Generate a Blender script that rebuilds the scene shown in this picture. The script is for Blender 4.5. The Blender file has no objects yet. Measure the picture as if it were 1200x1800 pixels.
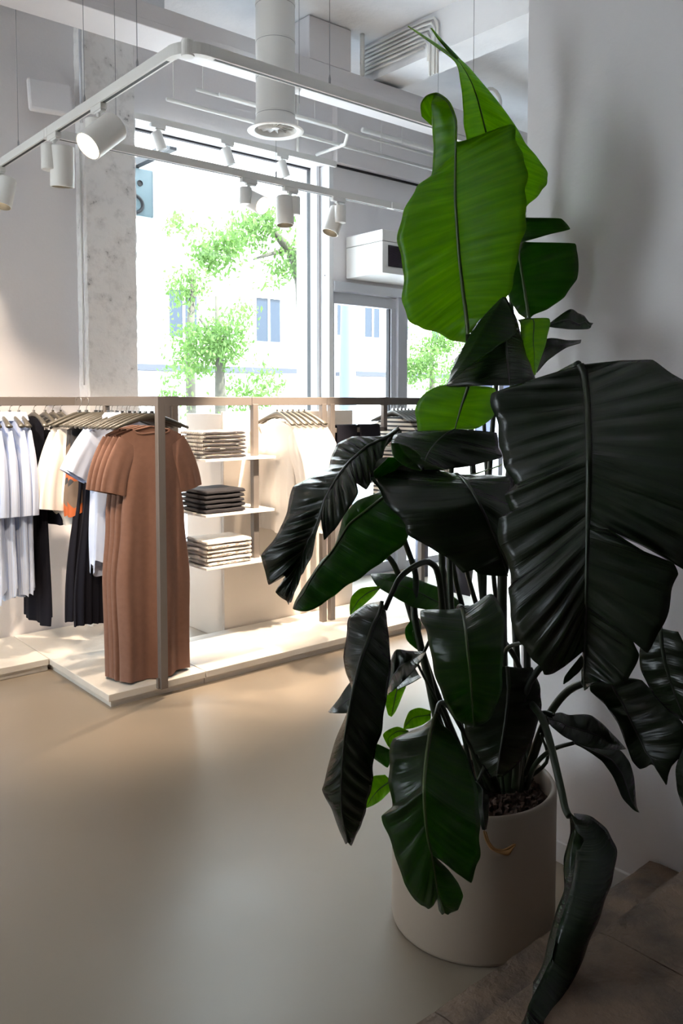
import bpy, bmesh, math, random
from math import sin, cos, tan, pi, atan, atan2, radians, sqrt
from mathutils import Vector, Matrix, Euler
random.seed(7)
SC = bpy.context.scene
COL = SC.collection

# ---------------------------------------------------------------- camera
F, U0, V0, EYE = 1450.0, 600.0, 786.0, 1.5          # focal length and lens centre in pixels (1200x1800), eye height
PITCH = atan(81 / F)
HEAD = atan(1700 / (F * cos(PITCH) + 81 * sin(PITCH)))   # heading, measured from the X axis
FC = Vector((cos(HEAD) * cos(PITCH), sin(HEAD) * cos(PITCH), -sin(PITCH)))
UC = Vector((cos(HEAD) * sin(PITCH), sin(HEAD) * sin(PITCH), cos(PITCH)))
RC = Vector((sin(HEAD), -cos(HEAD), 0))
cd = bpy.data.cameras.new('camera')
cam = bpy.data.objects.new('camera', cd); COL.objects.link(cam)
m = Matrix((RC, UC, -FC)).transposed().to_4x4(); m.translation = (0, 0, EYE)
cam.matrix_world = m
cd.sensor_fit = 'VERTICAL'; cd.sensor_height = 36.0
cd.lens = F / 1800 * 36
cd.shift_x = 0.0
cd.shift_y = (V0 - 900) / 1800.0
cd.clip_start = 0.05; cd.clip_end = 300
SC.camera = cam


def at(u, v, z=None, x=None, y=None, d=None):
    """point seen at pixel (u, v): on a plane z / x / y, or at depth d"""
    r = FC + RC * ((u - U0) / F) + UC * ((V0 - v) / F)
    if z is not None: t = (z - EYE) / r.z
    elif x is not None: t = x / r.x
    elif y is not None: t = y / r.y
    else: t = d
    return Vector((0, 0, EYE)) + r * t

# ---------------------------------------------------------------- light
SC.view_settings.view_transform = 'Standard'
SC.view_settings.look = 'None'
SC.view_settings.gamma = 1.0
SC.view_settings.use_curve_mapping = False
SC.view_settings.exposure = 1.22
SKY_STRENGTH = 4.6
SUN_STRENGTH = 13.0
SPOT_W = 0.36       # scale of every track spot

w = bpy.data.worlds.new('overcast_sky'); SC.world = w; w.use_nodes = True
nt = w.node_tree; bgn = nt.nodes['Background']
tc = nt.nodes.new('ShaderNodeTexCoord'); sep = nt.nodes.new('ShaderNodeSeparateXYZ')
cr = nt.nodes.new('ShaderNodeValToRGB')
nt.links.new(tc.outputs['Generated'], sep.inputs[0]); nt.links.new(sep.outputs['Z'], cr.inputs[0])
cr.color_ramp.elements[0].position = 0.0; cr.color_ramp.elements[0].color = (0.92, 0.95, 1, 1)
cr.color_ramp.elements[1].position = 1.0; cr.color_ramp.elements[1].color = (0.72, 0.84, 1, 1)
nt.links.new(cr.outputs[0], bgn.inputs['Color']); bgn.inputs['Strength'].default_value = SKY_STRENGTH

sl = bpy.data.lights.new('sun', 'SUN'); sl.energy = SUN_STRENGTH; sl.angle = radians(1.5); sl.color = (1, 0.95, 0.86)
so = bpy.data.objects.new('sun', sl); COL.objects.link(so)
so.rotation_euler = Vector((-0.35, 0.75, -1.0)).to_track_quat('-Z', 'Y').to_euler()
so.location = (0, 2, 12)

# ---------------------------------------------------------------- helpers


def mat(name, base=(0.8, 0.8, 0.8), rough=0.5, metal=0.0, spec=0.5, noise=None, bump=None, emit=None, coat=0.0, sheen=0.0):
    """procedural principled material; noise=(scale, colour2, contrast) blends a second colour; bump=(scale, strength)"""
    mt = bpy.data.materials.new(name); mt.use_nodes = True
    n = mt.node_tree; b = n.nodes['Principled BSDF']
    b.inputs['Base Color'].default_value = (*base, 1)
    b.inputs['Roughness'].default_value = rough
    b.inputs['Metallic'].default_value = metal
    b.inputs['Specular IOR Level'].default_value = spec
    b.inputs['Coat Weight'].default_value = coat
    b.inputs['Sheen Weight'].default_value = sheen
    co = n.nodes.new('ShaderNodeTexCoord')
    if noise:
        t = n.nodes.new('ShaderNodeTexNoise'); t.inputs['Scale'].default_value = noise[0]; t.inputs['Detail'].default_value = 8
        n.links.new(co.outputs['Object'], t.inputs['Vector'])
        r = n.nodes.new('ShaderNodeValToRGB')
        c = noise[2]
        r.color_ramp.elements[0].position = 0.5 - c; r.color_ramp.elements[0].color = (*noise[1], 1)
        r.color_ramp.elements[1].position = 0.5 + c * 0.4; r.color_ramp.elements[1].color = (*base, 1)
        n.links.new(t.outputs['Fac'], r.inputs[0]); n.links.new(r.outputs[0], b.inputs['Base Color'])
    if bump:
        t2 = n.nodes.new('ShaderNodeTexNoise'); t2.inputs['Scale'].default_value = bump[0]; t2.inputs['Detail'].default_value = 6
        n.links.new(co.outputs['Object'], t2.inputs['Vector'])
        bp = n.nodes.new('ShaderNodeBump'); bp.inputs['Strength'].default_value = bump[1]; bp.inputs['Distance'].default_value = 0.01
        n.links.new(t2.outputs['Fac'], bp.inputs['Height']); n.links.new(bp.outputs[0], b.inputs['Normal'])
    if emit:
        b.inputs['Emission Color'].default_value = (*emit[0], 1); b.inputs['Emission Strength'].default_value = emit[1]
    return mt


def stripes(name, c1, c2, scale, axis='Z', duty=0.5, rough=0.85, distort=0.0):
    mt = mat(name, c1, rough, sheen=0.2)
    n = mt.node_tree; b = n.nodes['Principled BSDF']
    co = n.nodes.new('ShaderNodeTexCoord'); wv = n.nodes.new('ShaderNodeTexWave')
    wv.bands_direction = axis; wv.inputs['Scale'].default_value = scale; wv.inputs['Distortion'].default_value = distort
    r = n.nodes.new('ShaderNodeValToRGB'); r.color_ramp.interpolation = 'CONSTANT'
    r.color_ramp.elements[0].color = (*c2, 1); r.color_ramp.elements[1].color = (*c1, 1); r.color_ramp.elements[1].position = duty
    n.links.new(co.outputs['Object'], wv.inputs['Vector']); n.links.new(wv.outputs['Fac'], r.inputs[0]); n.links.new(r.outputs[0], b.inputs['Base Color'])
    return mt


def empty(name, loc=(0, 0, 0), rz=0.0):
    o = bpy.data.objects.new(name, None); COL.objects.link(o); o.location = loc; o.rotation_euler = (0, 0, rz)
    o.empty_display_size = 0.1
    return o


def tag(o, label=None, cat=None, group=None, kind=None):
    if label: o['label'] = label
    if cat: o['category'] = cat
    if group: o['group'] = group
    if kind: o['kind'] = kind
    return o


class MB:
    """collects shapes into one bmesh"""
    def __init__(self): self.bm = bmesh.new()

    def box(self, x0, x1, y0, y1, z0, z1, bev=0.0, M=None):
        r = bmesh.ops.create_cube(self.bm, size=1)
        vs = r['verts']
        for v in vs:
            v.co = Vector((x0 + (v.co.x + .5) * (x1 - x0), y0 + (v.co.y + .5) * (y1 - y0), z0 + (v.co.z + .5) * (z1 - z0)))
            if M: v.co = M @ v.co
        if bev > 0:
            es = list({e for v in vs for e in v.link_edges})
            bmesh.ops.bevel(self.bm, geom=es, offset=bev, segments=2, profile=0.5, affect='EDGES')
        return self

    def tube(self, pts, r, n=10, cap=True, flat=1.0):
        pts = [Vector(p) for p in pts]
        rs = r if isinstance(r, (list, tuple)) else [r] * len(pts)
        rings = []; up = Vector((0, 0, 1)); prev = None
        for i, p in enumerate(pts):
            a = pts[max(0, i - 1)]; b = pts[min(len(pts) - 1, i + 1)]
            t = (b - a).normalized()
            if prev is None:
                s = t.cross(up if abs(t.z) < 0.95 else Vector((1, 0, 0))).normalized()
            else:
                s = (prev - t * prev.dot(t)).normalized()
            prev = s; q = t.cross(s)
            rings.append([self.bm.verts.new(p + s * rs[i] * cos(2 * pi * k / n) + q * rs[i] * flat * sin(2 * pi * k / n)) for k in range(n)])
        for a, b in zip(rings, rings[1:]):
            for k in range(n):
                self.bm.faces.new((a[k], a[(k + 1) % n], b[(k + 1) % n], b[k]))
        if cap:
            self.bm.faces.new(rings[0][::-1]); self.bm.faces.new(rings[-1])
        return self

    def lathe(self, prof, c=(0, 0, 0), n=48, M=None, cap0=False, cap1=False):
        rings = []
        for r, z in prof:
            ring = []
            for k in range(n):
                p = Vector((c[0] + r * cos(2 * pi * k / n), c[1] + r * sin(2 * pi * k / n), c[2] + z))
                if M: p = M @ p
                ring.append(self.bm.verts.new(p))
            rings.append(ring)
        for a, b in zip(rings, rings[1:]):
            for k in range(n):
                self.bm.faces.new((a[k], a[(k + 1) % n], b[(k + 1) % n], b[k]))
        if cap0: self.bm.faces.new(rings[0][::-1])
        if cap1: self.bm.faces.new(rings[-1])
        return self

    def prism(self, pts, h, M=None):
        """polygon in local xy, extruded by h along local z"""
        a = [Vector((p[0], p[1], 0)) for p in pts]; b = [Vector((p[0], p[1], h)) for p in pts]
        if M: a = [M @ p for p in a]; b = [M @ p for p in b]
        va = [self.bm.verts.new(p) for p in a]; vb = [self.bm.verts.new(p) for p in b]
        self.bm.faces.new(va[::-1]); self.bm.faces.new(vb)
        k = len(pts)
        for i in range(k): self.bm.faces.new((va[i], va[(i + 1) % k], vb[(i + 1) % k], vb[i]))
        return self

    def grid(self, rows, wrap=False):
        vv = [[self.bm.verts.new(p) for p in r] for r in rows]
        for a, b in zip(vv, vv[1:]):
            k = len(a)
            for i in range(k if wrap else k - 1):
                j = (i + 1) % k
                try: self.bm.faces.new((a[i], a[j], b[j], b[i]))
                except ValueError: pass
        return self

    def build(self, name, material, parent=None, smooth=False, origin=None, fix=True):
        if fix: bmesh.ops.recalc_face_normals(self.bm, faces=self.bm.faces)
        if origin is not None:
            for v in self.bm.verts: v.co -= Vector(origin)
        me = bpy.data.meshes.new(name); self.bm.to_mesh(me); self.bm.free()
        if smooth:
            for p in me.polygons: p.use_smooth = True
        me.materials.append(material)
        o = bpy.data.objects.new(name, me); COL.objects.link(o)
        if origin is not None: o.location = origin
        if parent: o.parent = parent
        return o


def auto_smooth(o, ang=35):
    me = o.data
    for p in me.polygons: p.use_smooth = True
    me.set_sharp_from_angle(angle=radians(ang))
    return o


def struct(o): o['kind'] = 'structure'; return o


def copy_tree(o, parent=None):
    c = o.copy(); COL.objects.link(c); c.parent = parent
    for ch in list(o.children): copy_tree(ch, c)
    return c


def catmull(P, k, tens=0.5):
    """P: list of tuples; k samples per span"""
    out = []
    n = len(P)
    for i in range(n - 1):
        p0 = P[max(0, i - 1)]; p1 = P[i]; p2 = P[i + 1]; p3 = P[min(n - 1, i + 2)]
        for j in range(k):
            t = j / k; t2 = t * t; t3 = t2 * t
            out.append(tuple((2 * t3 - 3 * t2 + 1) * b + (t3 - 2 * t2 + t) * tens * (c - a) + (-2 * t3 + 3 * t2) * c + (t3 - t2) * tens * (d - b)
                             for a, b, c, d in zip(p0, p1, p2, p3)))
    out.append(tuple(P[-1]))
    return out

# ---------------------------------------------------------------- materials
M_wall = mat('wall_paint', (0.85, 0.82, 0.835), 0.75, noise=(3.0, (0.82, 0.79, 0.81), 0.3), bump=(60, 0.08))
M_col0 = mat('rough_painted_concrete', (0.84, 0.82, 0.82), 0.8, noise=(7.0, (0.74, 0.72, 0.72), 0.2), bump=(14, 0.9))
def speckled():
    mt = mat('chipped_painted_concrete', (0.84, 0.82, 0.82), 0.8, bump=(11, 1.0))
    n = mt.node_tree; b = n.nodes['Principled BSDF']; co = n.nodes.new('ShaderNodeTexCoord')
    t = n.nodes.new('ShaderNodeTexNoise'); t.inputs['Scale'].default_value = 13; t.inputs['Detail'].default_value = 9; t.inputs['Roughness'].default_value = 0.62
    r = n.nodes.new('ShaderNodeValToRGB'); e = r.color_ramp.elements
    e[0].position = 0.28; e[0].color = (0.18, 0.17, 0.17, 1); e[1].position = 0.36; e[1].color = (0.72, 0.70, 0.70, 1)
    q = e.new(0.5); q.color = (0.84, 0.82, 0.82, 1)
    n.links.new(co.outputs['Object'], t.inputs['Vector']); n.links.new(t.outputs['Fac'], r.inputs[0]); n.links.new(r.outputs[0], b.inputs['Base Color'])
    return mt


M_col = speckled()
M_ceil = mat('ceiling_plaster', (0.88, 0.88, 0.90), 0.85, noise=(2.2, (0.74, 0.75, 0.78), 0.25), bump=(30, 0.4))
M_wall_darkened = mat('unseen_wall_darkened', (0.12, 0.115, 0.12), 0.8)  # for unseen walls, colour darkened only to cut bounced light
M_trim = mat('white_trim', (0.80, 0.80, 0.82), 0.5)
M_alu = mat('pale_aluminium_frame', (0.62, 0.63, 0.68), 0.35, metal=0.3)
M_gasket = mat('black_gasket', (0.02, 0.02, 0.025), 0.6)
M_white = mat('white_powder_coat', (0.80, 0.79, 0.77), 0.42)
M_dark = mat('dark_slot', (0.03, 0.03, 0.03), 0.6)
M_wire = mat('steel_wire', (0.32, 0.32, 0.34), 0.4, metal=0.6)
M_rack = mat('bronze_grey_steel', (0.20, 0.175, 0.16), 0.42, metal=0.35)
M_plat = mat('pale_stone_slab', (0.74, 0.70, 0.64), 0.55, noise=(5, (0.66, 0.62, 0.56), 0.3), bump=(40, 0.15))
M_shelf = mat('white_shelf', (0.85, 0.82, 0.78), 0.45)
M_hanger = mat('grey_hanger_plastic', (0.06, 0.054, 0.042), 0.38, coat=0.15)
M_chrome = mat('chrome', (0.55, 0.53, 0.5), 0.22, metal=1.0)
M_box = mat('pale_display_panel', (0.72, 0.66, 0.60), 0.6, noise=(1.5, (0.68, 0.62, 0.56), 0.3))
M_brown = mat('brown_jersey', (0.225, 0.115, 0.080), 0.9, sheen=0.05, noise=(40, (0.20, 0.10, 0.070), 0.3))
M_black = mat('black_cloth', (0.008, 0.008, 0.014), 0.9, spec=0.2)
M_navy = mat('dark_navy_cloth', (0.012, 0.013, 0.025), 0.9, spec=0.2)
M_whitec = mat('white_cloth', (0.83, 0.80, 0.77), 0.85, sheen=0.1)
M_cream = mat('cream_cloth', (0.78, 0.70, 0.62), 0.85, sheen=0.1)
M_blue = stripes('pale_blue_striped_cotton', (0.66, 0.73, 0.88), (0.50, 0.60, 0.84), 45, 'Y', 0.30)
M_blue2 = mat('pale_blue_cotton', (0.66, 0.74, 0.92), 0.85, noise=(6, (0.56, 0.66, 0.9), 0.25))
M_strp = stripes('breton_stripes', (0.72, 0.66, 0.58), (0.03, 0.028, 0.03), 11, 'Z', 0.42)
M_sign = mat('pale_sign_panel', (0.16, 0.22, 0.24), 0.4)
M_letter = mat('black_letter', (0.01, 0.01, 0.012), 0.5)


def floral():
    mt = mat('floral_print_silk', (0.5, 0.4, 0.3), 0.6)
    n = mt.node_tree; b = n.nodes['Principled BSDF']
    co = n.nodes.new('ShaderNodeTexCoord'); v = n.nodes.new('ShaderNodeTexVoronoi'); v.inputs['Scale'].default_value = 9
    r = n.nodes.new('ShaderNodeValToRGB'); r.color_ramp.interpolation = 'CONSTANT'
    cols = [(0, (0.02, 0.02, 0.025)), (0.28, (0.45, 0.10, 0.02)), (0.5, (0.16, 0.11, 0.08)), (0.68, (0.6, 0.55, 0.5)), (0.8, (0.03, 0.03, 0.035))]
    r.color_ramp.elements[0].color = (*cols[0][1], 1); r.color_ramp.elements[1].position = cols[1][0]; r.color_ramp.elements[1].color = (*cols[1][1], 1)
    for p, c in cols[2:]:
        e = r.color_ramp.elements.new(p); e.color = (*c, 1)
    n.links.new(co.outputs['Object'], v.inputs['Vector']); n.links.new(v.outputs['Color'], r.inputs[0]); n.links.new(r.outputs[0], b.inputs['Base Color'])
    return mt


M_floral = floral()


def glass_mat():
    mt = bpy.data.materials.new('window_glass'); mt.use_nodes = True; n = mt.node_tree; n.nodes.clear()
    out = n.nodes.new('ShaderNodeOutputMaterial'); mx = n.nodes.new('ShaderNodeMixShader')
    tr = n.nodes.new('ShaderNodeBsdfTransparent'); gl = n.nodes.new('ShaderNodeBsdfGlossy'); fr = n.nodes.new('ShaderNodeMapRange'); lw = n.nodes.new('ShaderNodeLayerWeight'); pw = n.nodes.new('ShaderNodeMath'); pw.operation = 'POWER'; pw.inputs[1].default_value = 5.0; lw.inputs[0].default_value = 0.5; fr.inputs['To Min'].default_value = 0.035; fr.inputs['To Max'].default_value = 0.9
    n.links.new(lw.outputs['Facing'], pw.inputs[0]); n.links.new(pw.outputs[0], fr.inputs[0])
    tr.inputs[0].default_value = (0.93, 0.97, 0.96, 1); gl.inputs['Roughness'].default_value = 0.02
    n.links.new(fr.outputs[0], mx.inputs[0]); n.links.new(tr.outputs[0], mx.inputs[1]); n.links.new(gl.outputs[0], mx.inputs[2]); n.links.new(mx.outputs[0], out.inputs[0])
    return mt


M_glass = glass_mat()


def floor_mat():
    mt = mat('polished_screed_floor', (0.29, 0.238, 0.182), 0.3, noise=(1.3, (0.265, 0.218, 0.168), 0.35))
    n = mt.node_tree; b = n.nodes['Principled BSDF']
    b.inputs['Specular IOR Level'].default_value = 0.5
    co = n.nodes.new('ShaderNodeTexCoord'); t = n.nodes.new('ShaderNodeTexNoise'); t.inputs['Scale'].default_value = 2.5; t.inputs['Detail'].default_value = 6
    mr = n.nodes.new('ShaderNodeMapRange'); mr.inputs['To Min'].default_value = 0.24; mr.inputs['To Max'].default_value = 0.42
    n.links.new(co.outputs['Object'], t.inputs['Vector']); n.links.new(t.outputs['Fac'], mr.inputs[0]); n.links.new(mr.outputs[0], b.inputs['Roughness'])
    t2 = n.nodes.new('ShaderNodeTexNoise'); t2.inputs['Scale'].default_value = 180
    bp = n.nodes.new('ShaderNodeBump'); bp.inputs['Strength'].default_value = 0.05; bp.inputs['Distance'].default_value = 0.002
    n.links.new(co.outputs['Object'], t2.inputs['Vector']); n.links.new(t2.outputs['Fac'], bp.inputs['Height']); n.links.new(bp.outputs[0], b.inputs['Normal'])
    return mt


M_floor = floor_mat()
M_stone = mat('worn_brown_stone', (0.20, 0.135, 0.092), 0.7, noise=(7, (0.07, 0.055, 0.048), 0.2), bump=(45, 1.0))
M_pave = mat('pale_grey_pavement', (0.55, 0.55, 0.57), 0.8, noise=(30, (0.48, 0.48, 0.50), 0.3))
M_road = mat('asphalt', (0.38, 0.38, 0.39), 0.9)
M_facade = mat('white_rendered_facade', (0.80, 0.80, 0.80), 0.8)
M_fglass = mat('dark_window_panes', (0.015, 0.025, 0.045), 0.3)
M_awn = mat('blue_grey_awning', (0.035, 0.04, 0.06), 0.7)
M_shop = mat('blue_shopfront', (0.02, 0.03, 0.08), 0.5)
M_pot = mat('cream_glazed_ceramic', (0.42, 0.34, 0.27), 0.42, noise=(2, (0.39, 0.315, 0.25), 0.3))
M_soil = mat('bark_mulch', (0.10, 0.055, 0.04), 0.9, noise=(60, (0.02, 0.012, 0.01), 0.3), bump=(70, 1.0))
M_stem = mat('dark_leaf_stalk', (0.016, 0.026, 0.010), 0.4)
M_rib = mat('pale_green_midrib', (0.06, 0.09, 0.022), 0.4)
M_dry = mat('dry_leaf', (0.30, 0.15, 0.05), 0.8)
M_bark = mat('tree_bark', (0.075, 0.07, 0.055), 0.9, noise=(5, (0.04, 0.038, 0.03), 0.3))
M_lens = mat('lit_lamp_lens', (1, 0.9, 0.75), 0.3, emit=((1.0, 0.78, 0.50), 14))
M_lensoff = mat('reflector', (0.7, 0.75, 0.85), 0.2, metal=0.6)
# ================================================================ THE ROOM
CEIL = 4.0
WW0, WW1 = 3.6, 5.0      # added window opening in the unseen left side wall, lets in extra daylight
XW, XE, YS, YN = -3.0, 7.6, -3.2, 5.2
struct(MB().box(XW, XE, YS, YN, -0.12, 0).build('floor', M_floor))
struct(MB().box(XW, XE, YS, YN + 0.5, CEIL, CEIL + 0.25).build('ceiling', M_ceil))
struct(MB().box(XW, 2.5, 5.08, 5.6, 0, CEIL).build('wall_back', M_wall))
struct(MB().box(XW - 0.2, XW, YS, WW0, 0, CEIL).box(XW - 0.2, XW, WW1, 5.6, 0, CEIL).box(XW - 0.2, XW, WW0, WW1, 0, 0.4).box(XW - 0.2, XW, WW0, WW1, 3.4, CEIL).build('wall_left', M_wall))
w3 = struct(MB().box(XW - 0.12, XW - 0.06, WW0, WW0 + 0.05, 0.4, 3.4).box(XW - 0.12, XW - 0.06, WW1 - 0.05, WW1, 0.4, 3.4).box(XW - 0.12, XW - 0.06, (WW0 + WW1) / 2 - .03, (WW0 + WW1) / 2 + .03, 0.4, 3.4).build('window_added', M_alu))  # frame of the unseen window, added to brighten the room
MB().box(XW - 0.10, XW - 0.09, WW0 + .05, WW1 - .05, 0.4, 3.4).build('window_pane', M_glass, w3)
struct(MB().box(XW, XE, YS - 0.2, YS, 0, CEIL).build('wall_front', M_wall_darkened))
struct(MB().box(XE, XE + 0.2, YS, 5.6, 0, CEIL).build('wall_east', M_wall_darkened))
# wall with the free end on the right, behind the plant
WX, WY = 2.24, 1.69
struct(MB().box(WX, WX + 0.35, YS, WY, 0, CEIL).build('wall_right', M_wall))
struct(MB().box(WX - 0.012, WX, 1.21, WY + 0.012, 0, 0.07, 0.003).box(WX, WX + 0.35, WY, WY + 0.012, 0, 0.07, 0.003).build('baseboard_right', M_trim))


def rough_column():
    mb = MB()
    x0, x1, y0, y1 = 2.15, 2.50, 4.955, 5.3
    rows = []
    N = 90
    for k in range(N + 1):
        z = CEIL * k / N
        j = lambda a: (random.random() - .5) * a
        c = 0.012
        rows.append([Vector((x0 + j(.004), y1, z)), Vector((x0 + j(.006), y0 + c + j(.006), z)), Vector((x0 + c + j(.008), y0 + j(.004), z)),
                     Vector(((x0 + x1) / 2, y0 + j(.003), z)), Vector((x1 - c + j(.010), y0 + j(.004), z)), Vector((x1 + j(.009), y0 + c, z)), Vector((x1 + j(.006), y1, z))])
    mb.grid(rows)
    o = mb.build('column', M_col); o.name = 'trim_1'
    return struct(o)


rough_column()
# window wall: bulkhead, soffit, side reveal
struct(MB().box(2.5, XE, 5.2, 5.6, 3.40, CEIL).build('wall_window_head', M_wall))
struct(MB().box(4.346, 5.34, 5.2, 5.6, 2.46, 3.399).build('wall_door_head', M_wall))
struct(MB().box(4.346, 5.38, 5.14, 5.199, 3.415, CEIL).build('trim_2', M_wall))
struct(MB().box(4.346, 5.34, 5.188, 5.199, 3.396, 3.412).build('trim_3', M_gasket))
struct(MB().box(5.34, XE, 5.3, 5.6, 3.2, 3.40).build('trim_4', M_wall))
# large shop window
wf = struct(MB().box(4.30, 4.345, 5.185, 5.62, 0, 3.398, 0.003).build('window_1', M_trim))
MB().box(4.262, 4.30, 5.38, 5.43, 0.05, 3.40).box(2.5, 4.262, 5.38, 5.41, 3.386, 3.40).box(2.5, 4.262, 5.38, 5.43, 0.0, 0.08).build('window_gasket', M_gasket, wf)
MB().box(4.262, 4.262 + 0.03, 5.30, 5.38, 0.05, 3.40).build('window_reveal', M_trim, wf)
MB().box(2.5, 4.262, 5.40, 5.408, 0.08, 3.375).build('window_pane', M_glass, wf)
MB().lathe([(0.006, 0), (0.006, 0.003)], (0, 0, 0), 12, Matrix.Translation((4.30, 5.24, 2.52)) @ Matrix.Rotation(-pi / 2, 4, 'Y'), cap1=True).lathe([(0.006, 0), (0.006, 0.003)], (0, 0, 0), 12, Matrix.Translation((4.30, 5.32, 2.52)) @ Matrix.Rotation(-pi / 2, 4, 'Y'), cap1=True).build('window_screw', M_gasket, wf)
# glass door with header
dh = struct(MB().box(4.345, 5.20, 5.17, 5.42, 2.40, 2.475, 0.003).box(5.085, 5.20, 5.19, 5.34, 0, 2.40, 0.003).build('door_1', M_alu))
MB().box(4.345, 5.085, 5.22, 5.29, 2.30, 2.395, 0.003).box(5.03, 5.083, 5.22, 5.29, 0.0, 2.30, 0.003).box(4.345, 4.385, 5.22, 5.29, 0.0, 2.30, 0.003).box(4.385, 5.03, 5.22, 5.29, 0.0, 0.09, 0.003).build('door_leaf_frame', M_alu, dh)
MB().box(4.385, 5.03, 5.25, 5.258, 0.09, 2.30).build('door_pane', M_glass, dh)
MB().box(5.018, 5.03, 5.235, 5.275, 0.09, 2.30).build('door_gasket', M_gasket, dh)
# glazing right of the door
w2 = struct(MB().box(5.20, XE, 5.25, 5.33, 3.12, 3.2).box(6.55, 6.62, 5.25, 5.33, 0, 3.12).box(5.2, XE, 5.25, 5.33, 0, 0.06).build('window_2', M_alu))
MB().box(5.20, XE, 5.285, 5.293, 0.06, 3.12).build('window_pane', M_glass, w2)

# ---- ceiling structure
struct(MB().box(XW, 7.4, 4.30, 4.46, 3.62, 3.72, 0.004).box(XW, 7.4, 4.28, 4.56, 3.58, 3.62, 0.004).build('trim_5', M_wall))       # long ledge beam
struct(MB().box(4.00, 4.26, YS, 4.46, 3.74, CEIL).build('trim_6', M_ceil))                                                        # cross beam
struct(MB().box(0.9, 1.3, YS, 5.08, 3.72, CEIL).build('trim_7', M_ceil))
struct(MB().box(2.05, 2.52, 4.6, 5.08, 3.86, CEIL).build('trim_8', M_ceil))

# stone steps, bottom right
def stone(x0, x1, y0, y1, z0, z1, name, n, joints=()):
    mb = MB()
    cuts = [x0] + list(joints) + [x1]
    for a, b in zip(cuts, cuts[1:]):
        nx = max(2, int((b - a) / 0.03)); ny = max(2, int((y1 - y0) / 0.03))
        rows = []
        for j in range(ny + 1):
            r = []
            for i in range(nx + 1):
                x = a + 0.002 + (b - a - 0.004) * i / nx; y = y0 + (y1 - y0) * j / ny
                e = (1 if j == ny else 0)
                z = z1 + 0.0008 * sin(x * 23 + y * 11) * sin(y * 31 - x * 7) - e * 0.005 + (random.random() - .5) * 0.0008
                yy = y + e * ((random.random() - .5) * 0.003)
                r.append(Vector((x, yy, z)))
            rows.append(r)
        top = rows
        # riser
        rows2 = [[Vector((p.x, p.y + 0.003, p.z - 0.006)) for p in rows[-1]], [Vector((p.x, y1, z0)) for p in rows[-1]]]
        mb.grid(top + rows2)
        mb.grid([[r[0] for r in top], [Vector((r[0].x, r[0].y, z0)) for r in top]])
        mb.grid([[r[-1] for r in top], [Vector((r[-1].x, r[-1].y, z0)) for r in top]])
    o = mb.build(name, M_stone); auto_smooth(o, 40)
    return o


SY1, SY2 = 1.205, 0.995
st = empty('stone_steps', (1.6, 0.6, 0))
for nm, a in (('step', (0.2, WX - 0.012, 0.985, SY1, 0.0, 0.15)), ('landing', (0.2, WX - 0.012, -0.9, SY2, 0.0, 0.30))):
    o = stone(*a, nm, 0, joints=(1.05, 1.62) if nm == 'landing' else (1.30,))
    o.parent = st; o.matrix_parent_inverse = Matrix.Translation((-1.6, -0.6, 0))
tag(st, 'two broad worn brown stone steps against the white wall at lower right', 'steps')

# ================================================================ PLATFORM
PZ = 0.07


def slab(name, x0, x1, y0, y1):
    mb = MB().box(x0, x1, y0, y1, 0.034, PZ, 0.003)
    o = mb.build(name, M_plat)
    MB().box(x0 + (0.02 if x0 == 1.70 else 0), x1, y0 + (0.02 if y0 in (3.735, 4.49) else 0), y1, 0.0, 0.034).build('plinth', M_plat, o)
    return o


tag(slab('display_platform', 1.70, 2.245, 3.735, 5.07), 'low pale stone display platform under the brown dresses, its corner jutting onto the floor', 'platform')
tag(slab('display_platform', 2.249, 4.60, 3.735, 4.345), 'long low pale stone platform strip under the folded clothes shelves', 'platform')
tag(slab('display_platform', 1.33, 1.696, 4.49, 5.07), 'low pale stone platform section under the black trousers by the left wall', 'platform')
tag(slab('display_platform', 0.1, 1.326, 4.49, 5.07), 'low pale stone platform section at the left edge under the blue shirts', 'platform')

# display panels behind the shelves (a closed box standing on the floor towards the window)
dp = empty('display_panel_unit', (3.28, 4.5, 0))
def pb(name, *a):
    o = MB().box(*a, 0.003).build(name, M_box, dp); o.matrix_parent_inverse = Matrix.Translation((-3.28, -4.5, 0)); return o
pb('front_panel', 2.755, 3.82, 4.352, 4.375, 0.0, 1.435)
pb('side_panel', 2.755, 2.778, 4.376, 4.80, 0.0, 1.42)
pb('side_panel', 3.797, 3.82, 4.376, 4.80, 0.0, 1.435)
pb('base_board', 2.78, 3.795, 4.378, 4.80, 0.0, 0.03)
tag(dp, 'tall pale beige display panels standing between the racks and the shop window', 'display panel')

# ================================================================ RACKS
RZ = 1.50
DX = 1.985
rk = empty('clothes_rail', (DX, 3.74, 0))
def rp(par, name, mt, *a, bev=0.002):
    L = par.location
    o = MB().box(*a, bev).build(name, mt, par); o.matrix_parent_inverse = Matrix.Translation((-L.x, -L.y, -L.z)); return o
rp(rk, 'post', M_rack, DX - 0.020, DX + 0.020, 3.70, 3.735, 0.045, 1.522)
rp(rk, 'post', M_rack, DX - 0.015, DX + 0.015, 4.32, 4.35, PZ, 1.478)
rp(rk, 'rail', M_rack, DX - 0.013, DX + 0.013, 3.735, 4.735, 1.474, 1.524)
rp(rk, 'foot', M_rack, DX - 0.030, DX - 0.020, 3.715, 3.735, 0.045, 0.10)
tag(rk, 'grey brown steel clothes rail with a front post carrying the brown dresses', 'clothes rail')
rk2 = empty('clothes_rail', (1.1, 4.75, 0))
rp(rk2, 'rail', M_rack, 0.2, DX + 0.013, 4.737, 4.763, 1.474, 1.524)
rp(rk2, 'wall_bracket', M_rack, 0.9, 0.93, 4.763, 5.08, 1.485, 1.515)
rp(rk2, 'wall_bracket', M_rack, 1.93, 1.95, 4.763, 5.08, 1.485, 1.515)
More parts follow.
